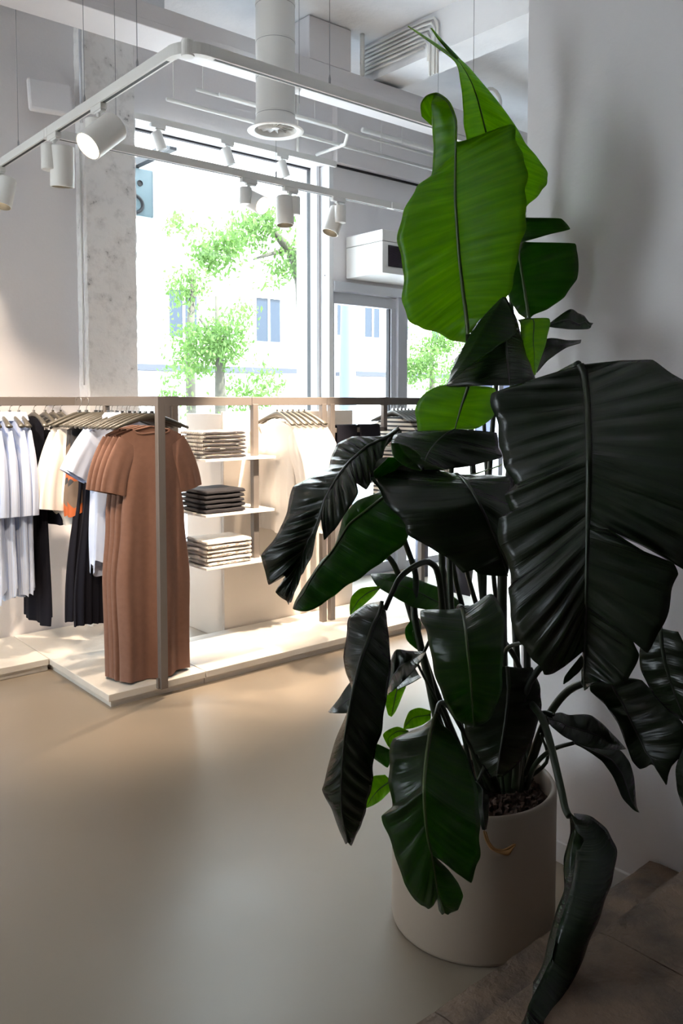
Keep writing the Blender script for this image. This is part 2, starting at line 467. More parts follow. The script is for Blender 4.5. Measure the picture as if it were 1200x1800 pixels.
tag(rk2, 'grey brown steel clothes rail along the left wall carrying the blue shirts', 'clothes rail')
RY = 4.10
rk3 = empty('clothes_rail', (3.2, RY, 0))
for x, z0 in ((2.275, PZ), (2.225, 1.0), (2.815, 0.52), (3.345, PZ), (3.415, PZ)):
    rp(rk3, 'post', M_rack, x - 0.019, x + 0.019, RY - 0.018, RY + 0.018, z0, 1.482)
rp(rk3, 'rail', M_rack, 2.20, 2.79, RY - 0.013, RY + 0.013, 1.474, 1.524)
rp(rk3, 'rail', M_rack, 2.792, 3.37, RY - 0.013, RY + 0.013, 1.474, 1.524)
rp(rk3, 'rail', M_rack, 3.372, 4.28, RY - 0.013, RY + 0.013, 1.474, 1.524)
rp(rk3, 'joint_sleeve', M_rack, 3.86, 3.91, RY - 0.017, RY + 0.017, 1.472, 1.527)
rp(rk3, 'joint_sleeve', M_rack, 2.21, 2.30, RY - 0.017, RY + 0.017, 1.472, 1.527)
rp(rk3, 'post', M_rack, 3.868, 3.902, RY - 0.015, RY + 0.015, 1.30, 1.482)
rp(rk3, 'lower_rail', M_rack, 3.432, 3.902, RY - 0.015, RY + 0.015, 1.295, 1.325)
rp(rk3, 'post', M_rack, 4.24, 4.275, RY - 0.018, RY + 0.018, PZ, 1.482)
tag(rk3, 'long grey brown steel rack on the right carrying shelves and white tops', 'clothes rail')

# shelves
SHX0, SHX1, SHY0, SHY1 = 2.415, 2.90, 4.0, 4.335
SHZ = (0.556, 0.857, 1.172)
for z, lb in zip(SHZ, ('lowest white shelf holding the grey and cream folded knits', 'middle white shelf holding the black folded trousers', 'top white shelf holding the striped folded tops')):
    s = tag(empty('shelf', ((SHX0 + SHX1) / 2, 4.15, z)), lb, 'shelf', 'white shelves on the steel rack')
    for nm, a in (('shelf_board', (SHX0, SHX1, SHY0, SHY1, z - 0.014, z)), ('shelf_bracket', (2.80, 2.83, RY + 0.019, SHY1, z - 0.03, z - 0.0145))):
        o = MB().box(*a, 0.0015).build(nm, M_shelf if nm == 'shelf_board' else M_rack, s)
        o.matrix_parent_inverse = Matrix.Translation((-(SHX0 + SHX1) / 2, -4.15, -z))
for z, lb in ((1.19, 'upper white shelf behind the plant on the right rack'), (0.98, 'middle white shelf behind the plant with striped folded tops'), (0.80, 'lower shelf behind the plant leaves on the right rack')):
    tag(MB().box(3.50, 4.22, 3.96, 4.09, z - 0.016, z, 0.0015).build('shelf', M_shelf), lb, 'shelf', 'white shelves on the steel rack')


def folded(name, x0, y0, z, w, d, h, mt, label, cat, group, rz=0.0, messy=0.0):
    """one folded garment: rounded slab whose long edge shows the fold, slightly sagging"""
    o = empty(name, (x0 + w / 2, y0 + d / 2, z), rz)
    mb = MB(); N = 18
    rows = []
    prof = []
    for k in range(20):
        a = 2 * pi * k / 20
        prof.append((math.copysign(abs(cos(a)) ** 0.35, cos(a)) * d / 2, (math.copysign(abs(sin(a)) ** 0.34, sin(a)) * h / 2) + h / 2))
    ph = random.random() * 6
    for i in range(N + 1):
        t = i / N; x = -w / 2 + w * t
        k = min(1, min(t, 1 - t) * 14 + 0.8)
        r = []
        for (yy, zz) in prof:
            wob = messy * (1 - t) * sin(zz / h * 9 + ph + yy * 30)
            r.append(Vector((x + 0.004 * sin(yy * 40 + ph) + wob * 0.3, yy * (0.985 + 0.015 * k) + 0.002 * sin(t * 9 + ph), h / 2 + (zz - h / 2) * k + 0.0012 * sin(t * 12 + ph) + wob * 0.15)))
        rows.append(r)
    mb.grid(rows, wrap=True)
    mb.bm.verts.ensure_lookup_table()
    mb.bm.faces.new([mb.bm.verts[i] for i in range(20)]); mb.bm.faces.new([mb.bm.verts[len(mb.bm.verts) - 20 + i] for i in range(20)])
    body = mb.build('folded_body', mt, o, smooth=True); 
    f = MB().box(-w / 2 + 0.002, w / 2 - 0.002, -d / 2 - 0.004, -d / 2 + 0.02, h * 0.30, h * 0.42, 0.001).build('fold_edge', M_blkf if mt is M_strf else mt, o)
    tag(o, label, cat, group)
    return o


M_kn1 = mat('cream_knit', (0.84, 0.79, 0.72), 0.9, noise=(60, (0.76, 0.70, 0.63), 0.3), bump=(120, 0.6))
M_kn2 = stripes('grey_cream_knit', (0.72, 0.66, 0.60), (0.28, 0.24, 0.22), 42, 'Y', 0.5, distort=6)
M_strf = stripes('folded_breton', (0.82, 0.76, 0.68), (0.03, 0.027, 0.03), 22, 'Y', 0.42, distort=1.5)
M_blkf = mat('folded_black_cloth', (0.016, 0.014, 0.018), 0.8)
levels = ('bottom', 'second from bottom', 'third from bottom', 'fourth from bottom', 'fifth from bottom', 'sixth from bottom', 'topmost')
def stack(n, x0, y0, z, w, d, h, mts, what, where, cat, group, mess=0.0):
    zz = z + 0.0005
    for k in range(n):
        lv = 'topmost' if k == n - 1 else levels[k]
        folded(cat.replace(' ', '_'), x0 + random.uniform(-.004, .004), y0 + random.uniform(-.003, .006), zz, w, d, h, mts[k % len(mts)], '%s, %s of the stack %s' % (what, lv, where), cat, group, rz=random.uniform(-.02, .02), messy=mess)
        zz += h + 0.0008
stack(7, 2.425, 4.035, SHZ[2], 0.285, 0.26, 0.0215, [M_strf], 'black and cream striped folded top', 'on the top shelf', 'folded shirt', 'striped folded tops on the top shelf')
stack(5, 2.40 + 0.03, 4.03, SHZ[1], 0.27, 0.27, 0.0265, [M_blkf], 'black folded trousers', 'on the middle shelf', 'folded trousers', 'black folded trousers on the middle shelf')
stack(6, 2.435, 4.02, SHZ[0], 0.30, 0.25, 0.0235, [M_kn2, M_kn1], 'pale folded knit', 'on the lowest shelf', 'folded knit', 'pale folded knits on the lowest shelf', 0.02)
stack(4, 3.72, 3.97, 0.98, 0.26, 0.115, 0.02, [M_strf], 'striped folded top', 'on the shelf behind the plant', 'folded shirt', 'striped folded tops behind the plant')
stack(3, 3.86, 3.97, 1.19, 0.26, 0.115, 0.018, [M_strf], 'striped folded top', 'on the upper shelf behind the plant', 'folded shirt', 'striped folded tops on the upper right shelf')
# ================================================================ HANGERS AND CLOTHES
def hanger_mesh():
    b = MB()
    pts = []; N = 14
    rows = []
    for i in range(-N, N + 1):
        s = i / N; x = 0.205 * s
        z = -0.058 - 0.072 * abs(s) ** 1.25
        h = 0.034 * (1 - 0.5 * abs(s)); t = 0.007 + 0.015 * abs(s) ** 1.5
        yb = 0.012 * s * s
        rows.append([Vector((x, yb + t * cos(a) * 0.9, z + h * 0.5 * sin(a) - h * 0.5)) for a in [2 * pi * k / 8 for k in range(8)]])
    b.grid(rows, wrap=True)
    b.bm.verts.ensure_lookup_table()
    b.bm.faces.new([b.bm.verts[i] for i in range(8)]); b.bm.faces.new([b.bm.verts[len(b.bm.verts) - 8 + i] for i in range(8)])
    return b


def make_hanger(clips=False):
    r = empty('clothes_hanger')
    o = hanger_mesh().build('hanger_body', M_hanger, r, smooth=True)
    pts = [Vector((0, 0, -0.062)), Vector((0, 0, -0.045))]
    R = 0.0275
    for k in range(0, 13):
        a = -pi * 0.38 + (pi * 1.28) * k / 12
        pts.append(Vector((0, -R * cos(a) * (1 if k else .6), -0.004 + R * sin(a))))
    MB().tube(pts, 0.0017, 6).build('hook', M_chrome, r, smooth=True)
    MB().box(-0.010, 0.010, -0.006, 0.006, -0.066, -0.050, 0.002).build('hook_collar', M_chrome, r)
    if clips:
        MB().tube([(-0.13, 0, -0.155), (0.13, 0, -0.155)], 0.003, 6).tube([(-0.12, 0, -0.155), (-0.12, 0, -0.10)], 0.0025, 6).tube([(0.12, 0, -0.155), (0.12, 0, -0.10)], 0.0025, 6).build('clip_bar', M_chrome, r)
        for s in (-1, 1):
            MB().box(s * 0.105 - 0.012, s * 0.105 + 0.012, -0.009, 0.009, -0.185, -0.145, 0.003).build('clip', M_chrome, r)
    return r


H0 = make_hanger(); H1 = make_hanger(True)
used = {0: False, 1: False}


def hang(pos, rz, label, group, clips=False):
    k = 1 if clips else 0
    src = H1 if clips else H0
    if not used[k]: h = src; used[k] = True
    else: h = copy_tree(src)
    h.location = pos; h.rotation_euler = (0, 0, rz)
    tag(h, label, 'clothes hanger', group)
    return h


def lerpk(keys, t):
    for (a, va), (b, vb) in zip(keys, keys[1:]):
        if t <= b:
            f = (t - a) / (b - a); f = f * f * (3 - 2 * f)
            return va + (vb - va) * f
    return keys[-1][1]


def body_rows(W, T, zs, zh, folds, neck, drop, seed, nA=84, nT=46, hemwave=0.0, cut=0.0):
    rows = []
    sw = W[0][1]
    rnd = random.Random(seed)
    ph = [rnd.uniform(0, 6.28) for _ in range(6)]
    for j in range(nT + 1):
        t = (j / nT) ** 1.15
        w = lerpk(W, t); th = lerpk(T, t); r = []
        for k in range(nA):
            a = 2 * pi * k / nA
            c, s = cos(a), sin(a)
            xx = w * math.copysign(abs(c) ** 0.85, c)
            yy = th * math.copysign(abs(s) ** 0.75, s)
            q = min(1, abs(xx) / sw)
            z0 = zs - drop * q ** 1.3
            if neck and abs(xx) < neck[0]:
                z0 -= neck[1] * sqrt(1 - (xx / neck[0]) ** 2) * (1.0 if s < 0 else 0.3) * max(0, 1 - t * 8)
            z = z0 + (zh - z0) * t
            fo = 0
            for (n, am, p0) in folds:
                fo += am * (max(0, t - p0) / (1 - p0)) ** 0.8 * sin(n * pi * xx / max(w, .05) + ph[n % 6])
            yy += fo
            xx += 0.004 * sin(t * 9 + ph[1] + k * .1) * t
            z += hemwave * t * sin(3 * a + ph[2])
            if cut and s > 0: z -= cut * t
            r.append(Vector((xx, yy, z)))
        rows.append(r)
    return rows


def sleeve_rows(side, sw, zs, drop, ln, r0, r1, ang, seed, th=0.028):
    rnd = random.Random(seed + side); ph = rnd.uniform(0, 6)
    P0 = Vector((side * (sw - 0.045), 0, zs - drop - r0 * 0.62))
    rows = []
    for j in range(15):
        t = j / 14
        a = radians(ang[0] + (ang[1] - ang[0]) * t)
        if j: P0 = P0 + Vector((side * cos(a), 0, -sin(a))) * (ln / 14)
        d = Vector((side * cos(a), 0, -sin(a))); nrm = Vector((side * sin(a), 0, cos(a)))
        r = r0 + (r1 - r0) * t
        ring = []
        for k in range(28):
            q = 2 * pi * k / 28
            yy = th * (0.5 + 0.5 * min(1, t * 3)) * sin(q) + 0.006 * t * sin(4 * cos(q) * 2 + ph)
            ring.append(P0 + nrm * r * cos(q) + Vector((0, yy, 0)) - d * (0.012 * t * cos(q)))
        rows.append(ring)
    return rows


def garment(name, mt, pos, rz, label, cat, group, W, T, zs, zh, folds=((3, 0.012, 0),), neck=(0.09, 0.04), drop=0.075, sleeve=None, seed=1, collar=None, hemwave=0.0, cut=0.0, trim=None):
    o = empty(name, pos, rz)
    mb = MB(); mb.grid(body_rows(W, T, zs, zh, folds, neck, drop, seed, hemwave=hemwave, cut=cut), wrap=True)
    mb.build('body', mt, o, smooth=True, fix=False)
    if sleeve:
        for s in (-1, 1):
            m2 = MB(); m2.grid(sleeve_rows(s, W[0][1], zs, drop, *sleeve, seed), wrap=True); m2.build('sleeve', mt, o, smooth=True, fix=False)
    if trim == 'neckband':
        pts = []
        for k in range(33):
            a = 2 * pi * k / 32; x = neck[0] * cos(a)
            s = sin(a); yy = -lerpk(T, 0) * 0.95 * math.copysign(abs(s) ** 0.6, s)
            q = abs(x) / W[0][1]
            pts.append((x, yy, zs - drop * q ** 1.3 - neck[1] * abs(sin(a)) * (1.0 if yy < 0 else 0.3) + 0.002))
        MB().tube(pts, 0.007, 6, cap=False, flat=0.8).build('neckband', mt, o, smooth=True)
    if trim == 'collar':
        rows = []
        for j in range(4):
            r = []
            for k in range(25):
                a = -pi * 0.5 + 0.35 + (2 * pi - 0.7) * k / 24
                rr = 0.055 + 0.014 * j
                r.append(Vector((rr * cos(a), rr * 0.5 * sin(a), zs - 0.012 + (0.030, 0.036, 0.018, -0.012)[j])))
            rows.append(r)
        MB().grid(rows).build('collar', mt, o, smooth=True, fix=False)
        m3 = MB()
        for k in range(6): m3.lathe([(0.0055, 0), (0.0055, 0.003)], (0, 0, 0), 10, Matrix.Translation((0, -lerpk(T, 0.1 + k * .13) - 0.006, zs - 0.08 - k * 0.09)) @ Matrix.Rotation(pi / 2, 4, 'X'), cap1=True)
        m3.build('buttons', M_whitec, o)
    if trim == 'waistband':
        rws = body_rows(((0, W[0][1] + .003), (1, W[0][1] + .004)), ((0, T[0][1] + .003), (1, T[0][1] + .004)), zs, zs - 0.035, (), None, 0, seed, nT=4)
        MB().grid(rws, wrap=True).build('waistband', mt, o, smooth=True, fix=False)
    tag(o, label, cat, group)
    return o


def put(pos, rz, label, gkind, seed):
    """a garment with the hanger it hangs from"""
    pos = Vector(pos)
    kw = dict(G[gkind])
    hl = 'grey hanger carrying the ' + label
    hang(pos, rz, ' '.join(hl.split()[:16]), 'grey clothes hangers on the racks', clips=kw.pop('clips', False))
    nm, mt, cat, grp = kw.pop('name'), kw.pop('mt'), kw.pop('cat'), kw.pop('grp')
    return garment(nm, mt, pos, rz, label, cat, grp, seed=seed, **kw)


ZB = 0.0
G = {
    'dress': dict(name='brown_dress', mt=M_brown, cat='dress', grp='long brown dresses', W=((0, .165), (.13, .142), (.35, .172), (.62, .202), (1, .192)), T=((0, .012), (.2, .035), (1, .055)), zs=-.118, zh=-1.42,
                  folds=((2, .022, .1), (5, .006, .25)), neck=(.098, .045), drop=.055, sleeve=(.265, .068, .074, (56, 84)), trim='neckband', hemwave=.006),
    'tee': dict(name='white_sweater', mt=M_whitec, cat='sweater', grp='white tops on the right rack', W=((0, .20), (.2, .19), (1, .22)), T=((0, .012), (.25, .03), (1, .035)), zs=-.105, zh=-.80,
                folds=((3, .010, .1), (7, .004, .2)), neck=(.10, .03), drop=.06, sleeve=(.36, .075, .06, (45, 84)), trim='neckband', hemwave=.01),
    'shirt': dict(name='blue_shirt', mt=M_blue, cat='shirt', grp='pale blue shirts on the left rail', W=((0, .19), (.2, .175), (1, .19)), T=((0, .014), (.15, .026), (1, .03)), zs=-.085, zh=-1.04,
                  folds=((3, .010, .05), (6, .004, .2)), neck=(.07, .02), drop=.055, sleeve=(.46, .062, .055, (72, 93)), trim='collar', hemwave=.02, cut=.05),
    'shirt2': dict(name='white_shirt', mt=M_blue2, cat='shirt', grp='white and blue shirts behind the brown dresses', W=((0, .18), (.2, .155), (1, .17)), T=((0, .014), (.15, .04), (1, .05)), zs=-.085, zh=-.86,
                   folds=((3, .016, .05), (6, .005, .2)), neck=(.07, .02), drop=.06, sleeve=(.24, .07, .075, (52, 66)), trim='collar', hemwave=.02, cut=.06),
    'blouse': dict(name='cream_blouse', mt=M_whitec, cat='blouse', grp='cream blouses on the left rail', W=((0, .18), (.3, .17), (.75, .20), (1, .14)), T=((0, .014), (.3, .05), (1, .06)), zs=-.10, zh=-.68,
                   folds=((3, .016, .05), (7, .005, .2)), neck=(.08, .05), drop=.06, sleeve=(.42, .055, .08, (66, 90)), hemwave=.02),
    'floral': dict(name='floral_blouse', mt=M_floral, cat='blouse', grp='floral blouses', W=((0, .17), (.3, .18), (1, .20)), T=((0, .014), (.3, .04), (1, .05)), zs=-.10, zh=-.62,
                   folds=((3, .012, .05), (7, .004, .2)), neck=(.08, .06), drop=.06, hemwave=.02),
    'pleat': dict(name='pleated_skirt', mt=M_black, cat='skirt', grp='long black pleated skirts', W=((0, .12), (.1, .15), (1, .235)), T=((0, .012), (.3, .03), (1, .05)), zs=-.165, zh=-1.21,
                  folds=((12, .014, .0),), neck=None, drop=0.0, trim='waistband', hemwave=.008, clips=True),
    'skirt': dict(name='black_skirt', mt=M_navy, cat='skirt', grp='short black skirts on the left rail', W=((0, .13), (.2, .18), (1, .21)), T=((0, .010), (.3, .02), (1, .024)), zs=-.17, zh=-.70,
                  folds=((3, .008, .1),), neck=None, drop=0.0, trim='waistband', clips=True),
    'slacks': dict(name='black_trousers', mt=M_black, cat='trousers', grp='long black trousers on the left rail', W=((0, .14), (.2, .15), (1, .19)), T=((0, .012), (.3, .022), (1, .03)), zs=-.09, zh=-1.22,
                   folds=((2, .012, .1), (5, .005, .3)), neck=None, drop=.02, cut=.05),
    'breton': dict(name='striped_sweater', mt=M_strp, cat='sweater', grp='black and cream striped tops on the right rack', W=((0, .19), (.2, .18), (1, .2)), T=((0, .012), (.25, .03), (1, .035)), zs=-.10, zh=-.70,
                   folds=((3, .010, .1),), neck=(.09, .04), drop=.06, sleeve=(.34, .07, .055, (45, 84)), trim='neckband', hemwave=.01),
}
# brown dresses and what hangs behind them, on the rail that runs away from the camera
for k, (y, nm) in enumerate(((3.845, 'long brown short sleeved dress hanging right behind the front post'), (3.90, 'long brown dress, second behind the front post'),
                             (3.95, 'long brown dress, third behind the front post'), (3.995, 'long brown dress, rearmost beside the white shirt'))):
    put((DX + 0.022 - 0.008 * k, y, RZ), radians(-3 + 2 * k) , nm, 'dress', 10 + k)
put((DX, 4.14, RZ), radians(4), 'loose white and blue shirt hanging next behind the brown dresses', 'shirt2', 21)
put((DX, 4.20, RZ), radians(0), 'white and pale blue shirt, second behind the brown dresses', 'shirt2', 22)
put((DX, 4.265, RZ), radians(2), 'long black pleated skirt hanging just behind the white shirts', 'pleat', 31)
put((DX, 4.375, RZ), radians(-3), 'long black pleated skirt, second behind the white shirts', 'pleat', 32)
put((DX, 4.42, RZ), radians(3), 'dark floral blouse with orange patches between skirts and cream blouses', 'floral', 41)
put((DX, 4.47, RZ), radians(0), 'dark floral blouse, the rear one of the two', 'floral', 42)
put((DX - 0.03, 4.53, RZ), radians(6), 'cream blouse hanging in front, lit bright beside the floral blouses', 'blouse', 51)
put((DX - 0.05, 4.585, RZ), radians(8), 'cream blouse hanging close behind the first cream blouse', 'blouse', 52)
# blue shirts, trousers and skirts seen edge-on along the left wall
LY = 4.75
for k, (x, nm) in enumerate(((1.490, 'pale blue striped shirt at the left edge of the picture'), (1.540, 'pale blue striped shirt, second from the left edge'),
                             (1.600, 'pale blue striped shirt, third from the left edge'), (1.650, 'pale blue striped shirt next to the black trousers'))):
    put((x, LY, RZ), radians(90 + (k % 3 - 1) * 2), nm, 'shirt', 60 + k)
put((1.735, LY, RZ), radians(91), 'long black trousers hanging right beside the blue shirts', 'slacks', 71)
for k, (x, nm) in enumerate(((1.80, 'short black skirt on clips next to the long trousers'), (1.845, 'short black skirt on clips, middle one of three'), (1.89, 'short black skirt on clips nearest the cream blouse'))):
    put((x, LY, RZ), radians(90 + k), nm, 'skirt', 80 + k)
# empty-looking crowd of hangers between (their clothes are hidden by the blouses)
for k in range(3):
    hang((DX, 4.315 + 0.018 * k, RZ), radians(k * 2 - 2), ('bare grey hanger among the pleated skirts, front one', 'bare grey hanger among the pleated skirts, middle one', 'bare grey hanger among the pleated skirts, rear one')[k], 'grey clothes hangers on the racks')
for k in range(2):
    hang((DX, 4.055 + 0.03 * k, RZ), radians(2), ('bare grey hanger between brown dresses and white shirts, front one', 'bare grey hanger between brown dresses and white shirts, rear one')[k], 'grey clothes hangers on the racks')
# white tops on the right rack, edge towards the window
for k, (x, nm) in enumerate(((2.98, 'bright white top, leftmost on the right rack'), (3.02, 'white top, second from left on the right rack'), (3.06, 'white top, third from left on the right rack'),
                             (3.10, 'white top, fourth from left on the right rack'), (3.145, 'white top, fifth from left on the right rack'), (3.19, 'white top, rightmost on the right rack'))):
    put((x, RY, RZ), radians(90 - 4 + k * 2 - 30 * 0), nm, 'tee', 90 + k)
for k in range(7):
    x = 3.97 + 0.036 * k
    put((x, RY, RZ), radians(90 + k - 3), 'black and cream striped top, %s from left on the far right rack' % ('first', 'second', 'third', 'fourth', 'fifth', 'sixth', 'seventh')[k], 'breton', 100 + k)


# dark trousers laid over the lower rail
def draped(x, w, label, seed):
    o = empty('draped_trousers', (x, RY, 1.325))
    rows = []
    rnd = random.Random(seed); p = rnd.uniform(0, 6)
    for j in range(33):
        t = j / 32 * 2 - 1
        ln = 0.26
        if abs(t) < 0.12:
            a = t / 0.12 * pi / 2; yy = 0.022 * sin(a); zz = 0.004 + 0.018 * cos(a)
        else:
            f = (abs(t) - 0.12) / 0.88; yy = math.copysign(0.022 + 0.02 * f, t); zz = 0.004 - ln * f * (1 if t < 0 else 0.85)
        rows.append([Vector((-w / 2 + w * i / 10 + 0.004 * sin(j * .4 + p), yy + 0.004 * sin(i * 1.3 + p) * abs(t), zz)) for i in range(11)])
    mb = MB(); mb.grid(rows); b = mb.build('trouser_leg', M_black, o, smooth=True, fix=False)
    s = b.modifiers.new('thickness', 'SOLIDIFY'); s.thickness = 0.006
    tag(o, label, 'trousers', 'dark trousers laid over the lower rail')


draped(3.535, 0.17, 'dark folded trousers laid over the lower rail, left pair', 1)
draped(3.74, 0.18, 'dark folded trousers laid over the lower rail, right pair', 2)

# ================================================================ TRACKS AND SPOTLIGHTS
TZ = 2.83; TX = 1.635; TYN = 2.83; TYF = 4.19; TH = 0.045; TW = 0.017


def track_seg(par, x0, x1, y0, y1):
    o = MB().box(x0, x1, y0, y1, TZ, TZ + TH, 0.002).build('track_profile', M_white, par)
    along_x = (x1 - x0) > (y1 - y0)
    c = 0.007
    if along_x: MB().box(x0 + .03, x1 - .03, (y0 + y1) / 2 - c, (y0 + y1) / 2 + c, TZ - 0.001, TZ + 0.004).build('slot', M_dark, o)
    else: MB().box((x0 + x1) / 2 - c, (x0 + x1) / 2 + c, y0 + .03, y1 - .03, TZ - 0.001, TZ + 0.004).build('slot', M_dark, o)
    return o


def wires(par, pts):
    for (x, y) in pts:
        MB().tube([(x, y, TZ + TH), (x, y, CEIL)], 0.0016, 6).lathe([(0.005, 0), (0.005, 0.03), (0.002, 0.045)], (x, y, TZ + TH), 8).build('suspension_wire', M_wire, par)


tk = empty('lighting_track')
track_seg(tk, TX - TW, TX + TW, TYN + 0.10, 4.17)
track_seg(tk, TX - TW, TX + TW, 4.21, 5.06)
track_seg(tk, TX + 0.10, 5.5, TYN - TW, TYN + TW)
arc = []
for rr in (0.10 - TW, 0.10 + TW):
    arc.append([(TX + 0.10 - rr * cos(a), TYN + 0.10 - rr * sin(a)) for a in [pi / 2 * k / 10 for k in range(11)]])
mb = MB()
mb.grid([[Vector((p[0], p[1], TZ)), Vector((p[0], p[1], TZ + TH)), Vector((q[0], q[1], TZ + TH)), Vector((q[0], q[1], TZ))] for p, q in zip(arc[0], arc[1])], wrap=True)
mb.build('corner_connector', M_white, tk)
MB().lathe([(0.024, -0.006), (0.026, 0), (0.026, TH + .006), (0.022, TH + .012)], (TX + 0.03, TYN + 0.03, TZ), 20, cap0=True, cap1=True).build('corner_joint', M_white, tk)
wires(tk, [(TX, 4.62), (TX, 3.22), (TX, 3.75), (2.35, TYN), (3.3, TYN)])
tag(tk, 'white suspended lighting track turning a rounded corner near the ceiling', 'lighting track')
tk2 = empty('lighting_track')
track_seg(tk2, TX - TW, 4.02, TYF - TW, TYF + TW); track_seg(tk2, 4.03, 5.4, TYF - TW, TYF + TW)
wires(tk2, [(2.0, TYF), (3.05, TYF), (4.5, TYF)])
tag(tk2, 'white straight lighting track crossing in front of the shop window with three spots', 'lighting track')
tk3 = empty('lighting_track')
MB().box(2.52, 4.30, 5.09, 5.115, 3.355, 3.40, 0.002).build('track_profile', M_white, tk3)
MB().box(2.6, 2.66, 5.1, 5.2, 3.365, 3.385).box(4.1, 4.16, 5.1, 5.2, 3.365, 3.385).build('bracket', M_white, tk3)
tag(tk3, 'thin white track fixed under the beam at the window top', 'lighting track')


def spot(tp, aim, R, L, label, rec=0.045, lit=False, watt=0.0, size=60, along='x', side=1, blend=0.6, group='white cylindrical track spots', blades=True, visible=True):
    """track spotlight: adapter, yoke, barrel head, lens; tp is the point on the underside of the track"""
    o = empty('track_spotlight', tp)
    tp = Vector(tp); aim = Vector(aim)
    a = MB()
    if along == 'x': a.box(-0.055, 0.055, -0.016, 0.016, -0.026, 0.0, 0.003).box(-0.02, 0.05, -0.012, 0.012, -0.036, -0.026, 0.002)
    else: a.box(-0.016, 0.016, -0.055, 0.055, -0.026, 0.0, 0.003).box(-0.012, 0.012, -0.05, 0.02, -0.036, -0.026, 0.002)
    a.build('track_adapter', M_white, o)
    MB().tube([(0, 0, -0.03), (0, 0, -0.058)], 0.010, 12).build('swivel_stem', M_white, o)
    d = (aim - (tp + Vector((0, 0, -0.12)))).normalized()
    h = Vector((d.x, d.y, 0)); h = h.normalized() if h.length > 1e-3 else Vector((1, 0, 0))
    sd = Vector((-h.y, h.x, 0)) * side
    # half-round driver stub hanging from the stem
    c0 = -sd * (R * 0.45) 
    Ms = Matrix.Translation(c0 + Vector((0, 0, -0.055 - L * 0.62)))
    MB().lathe([(R * 0.02, 0), (R * 0.62, 0), (R * 0.66, 0.004), (R * 0.66, L * 0.62 - 0.004), (R * 0.62, L * 0.62), (R * 0.02, L * 0.62)], (0, 0, 0), 24, Ms).build('driver_housing', M_white, o, smooth=False)
    c = sd * (R * 0.62) + Vector((0, 0, -0.055 - L * 0.42))
    z = d; x = sd.normalized(); y = z.cross(x)
    Mh = Matrix((x, y, z)).transposed().to_4x4(); Mh.translation = c - d * L * 0.42
    hd = MB().lathe([(R * 0.05, 0.0), (R * 0.90, 0.0), (R, 0.006), (R, L - 0.002), (R * 0.97, L), (R * 0.905, L)], (0, 0, 0), 36, Mh)
    ho = hd.build('barrel_head', M_white, o); auto_smooth(ho, 40)
    MB().lathe([(R * 0.90, L - 0.0005), (R * 0.88, L - rec + .001), (R * 0.875, L - rec - 0.003)], (0, 0, 0), 36, Mh).build('inner_reflector', M_white if rec < 0.03 else M_dark, ho, smooth=True)
    gr = MB()
    for k in range(3):
        rr = R * (0.25 + 0.2 * k); gr.lathe([(rr, -0.0012), (rr + R * 0.06, -0.0012)], (0, 0, 0), 24, Mh)
    gr.build('cooling_slots', M_dark, ho)
    lo = MB().lathe([(0.0005, L - rec), (R * 0.865, L - rec)], (0, 0, 0), 28, Mh).build('lens', M_lens if lit else M_lensoff, o)
    MB().tube([-sd * 0.0 + Vector((0, 0, -0.055 - L * 0.42)) - sd * R * 0.5, c - sd * R * 0.5], R * 0.3, 12).build('pivot', M_white, o)
    if watt:
        l = bpy.data.lights.new('spot_lamp', 'SPOT'); l.energy = watt * SPOT_W; l.spot_size = radians(size); l.spot_blend = blend
        l.color = (1.0, 0.80, 0.60); l.shadow_soft_size = 0.03
        lb = bpy.data.objects.new('spot_lamp', l); COL.objects.link(lb); lb.parent = o
        lb.location = Mh @ Vector((0, 0, L + 0.01)); lb.rotation_euler = d.to_track_quat('-Z', 'Y').to_euler()
    tag(o, label, 'spotlight', group)
    return o


SP = TZ
spot((TX, 3.60, SP), (TX - 1.42, 3.60 - 0.20, SP - 0.12 - 1.25), 0.066, 0.19, 'large lit white spotlight on the near left track, lens glowing', 0.008, True, 90, 70, 'y', 1)
spot((TX, 4.12, SP), (1.74, 4.45, 0.3), 0.058, 0.20, 'white spotlight pointing straight down on the left track', 0.09, True, 170, 75, 'y', -1)
spot((TX, 4.93, SP), (1.2, 4.70, 1.0), 0.055, 0.17, 'white spotlight cut by the left picture edge', 0.08, True, 60, 75, 'y', 1)
p = at(437, 332, y=TYF)
spot((p.x, TYF, SP), (p.x + 0.32, TYF - 1.58, SP - 0.12 - 0.8), 0.056, 0.16, 'lit white spotlight on the far track, leftmost of three', 0.008, True, 60, 70, 'x', 1)
p = at(510, 348, y=TYF)
spot((p.x, TYF, SP), (3.08, 4.05, 1.1), 0.056, 0.18, 'white spotlight on the far track, middle of three', 0.10, True, 520, 50, 'x', -1)
p = at(594, 372, y=TYF)
spot((p.x, TYF, SP), (2.75, 4.25, 0.8), 0.056, 0.18, 'white spotlight on the far track, rightmost beside the air curtain', 0.10, True, 220, 60, 'x', -1)
for k, (u, lb) in enumerate(((277, 'small white spotlight at the window top, leftmost of three'), (398, 'small white spotlight at the window top, middle of three'), (495, 'small white spotlight at the window top, rightmost of three'))):
    p = at(u, 235, y=5.10)
    spot((p.x, 5.10, 3.355), (p.x + 0.35, 5.0, 2.2), 0.036, 0.12, lb, 0.02, False, 0, 40, 'x', -1, group='small window spots')

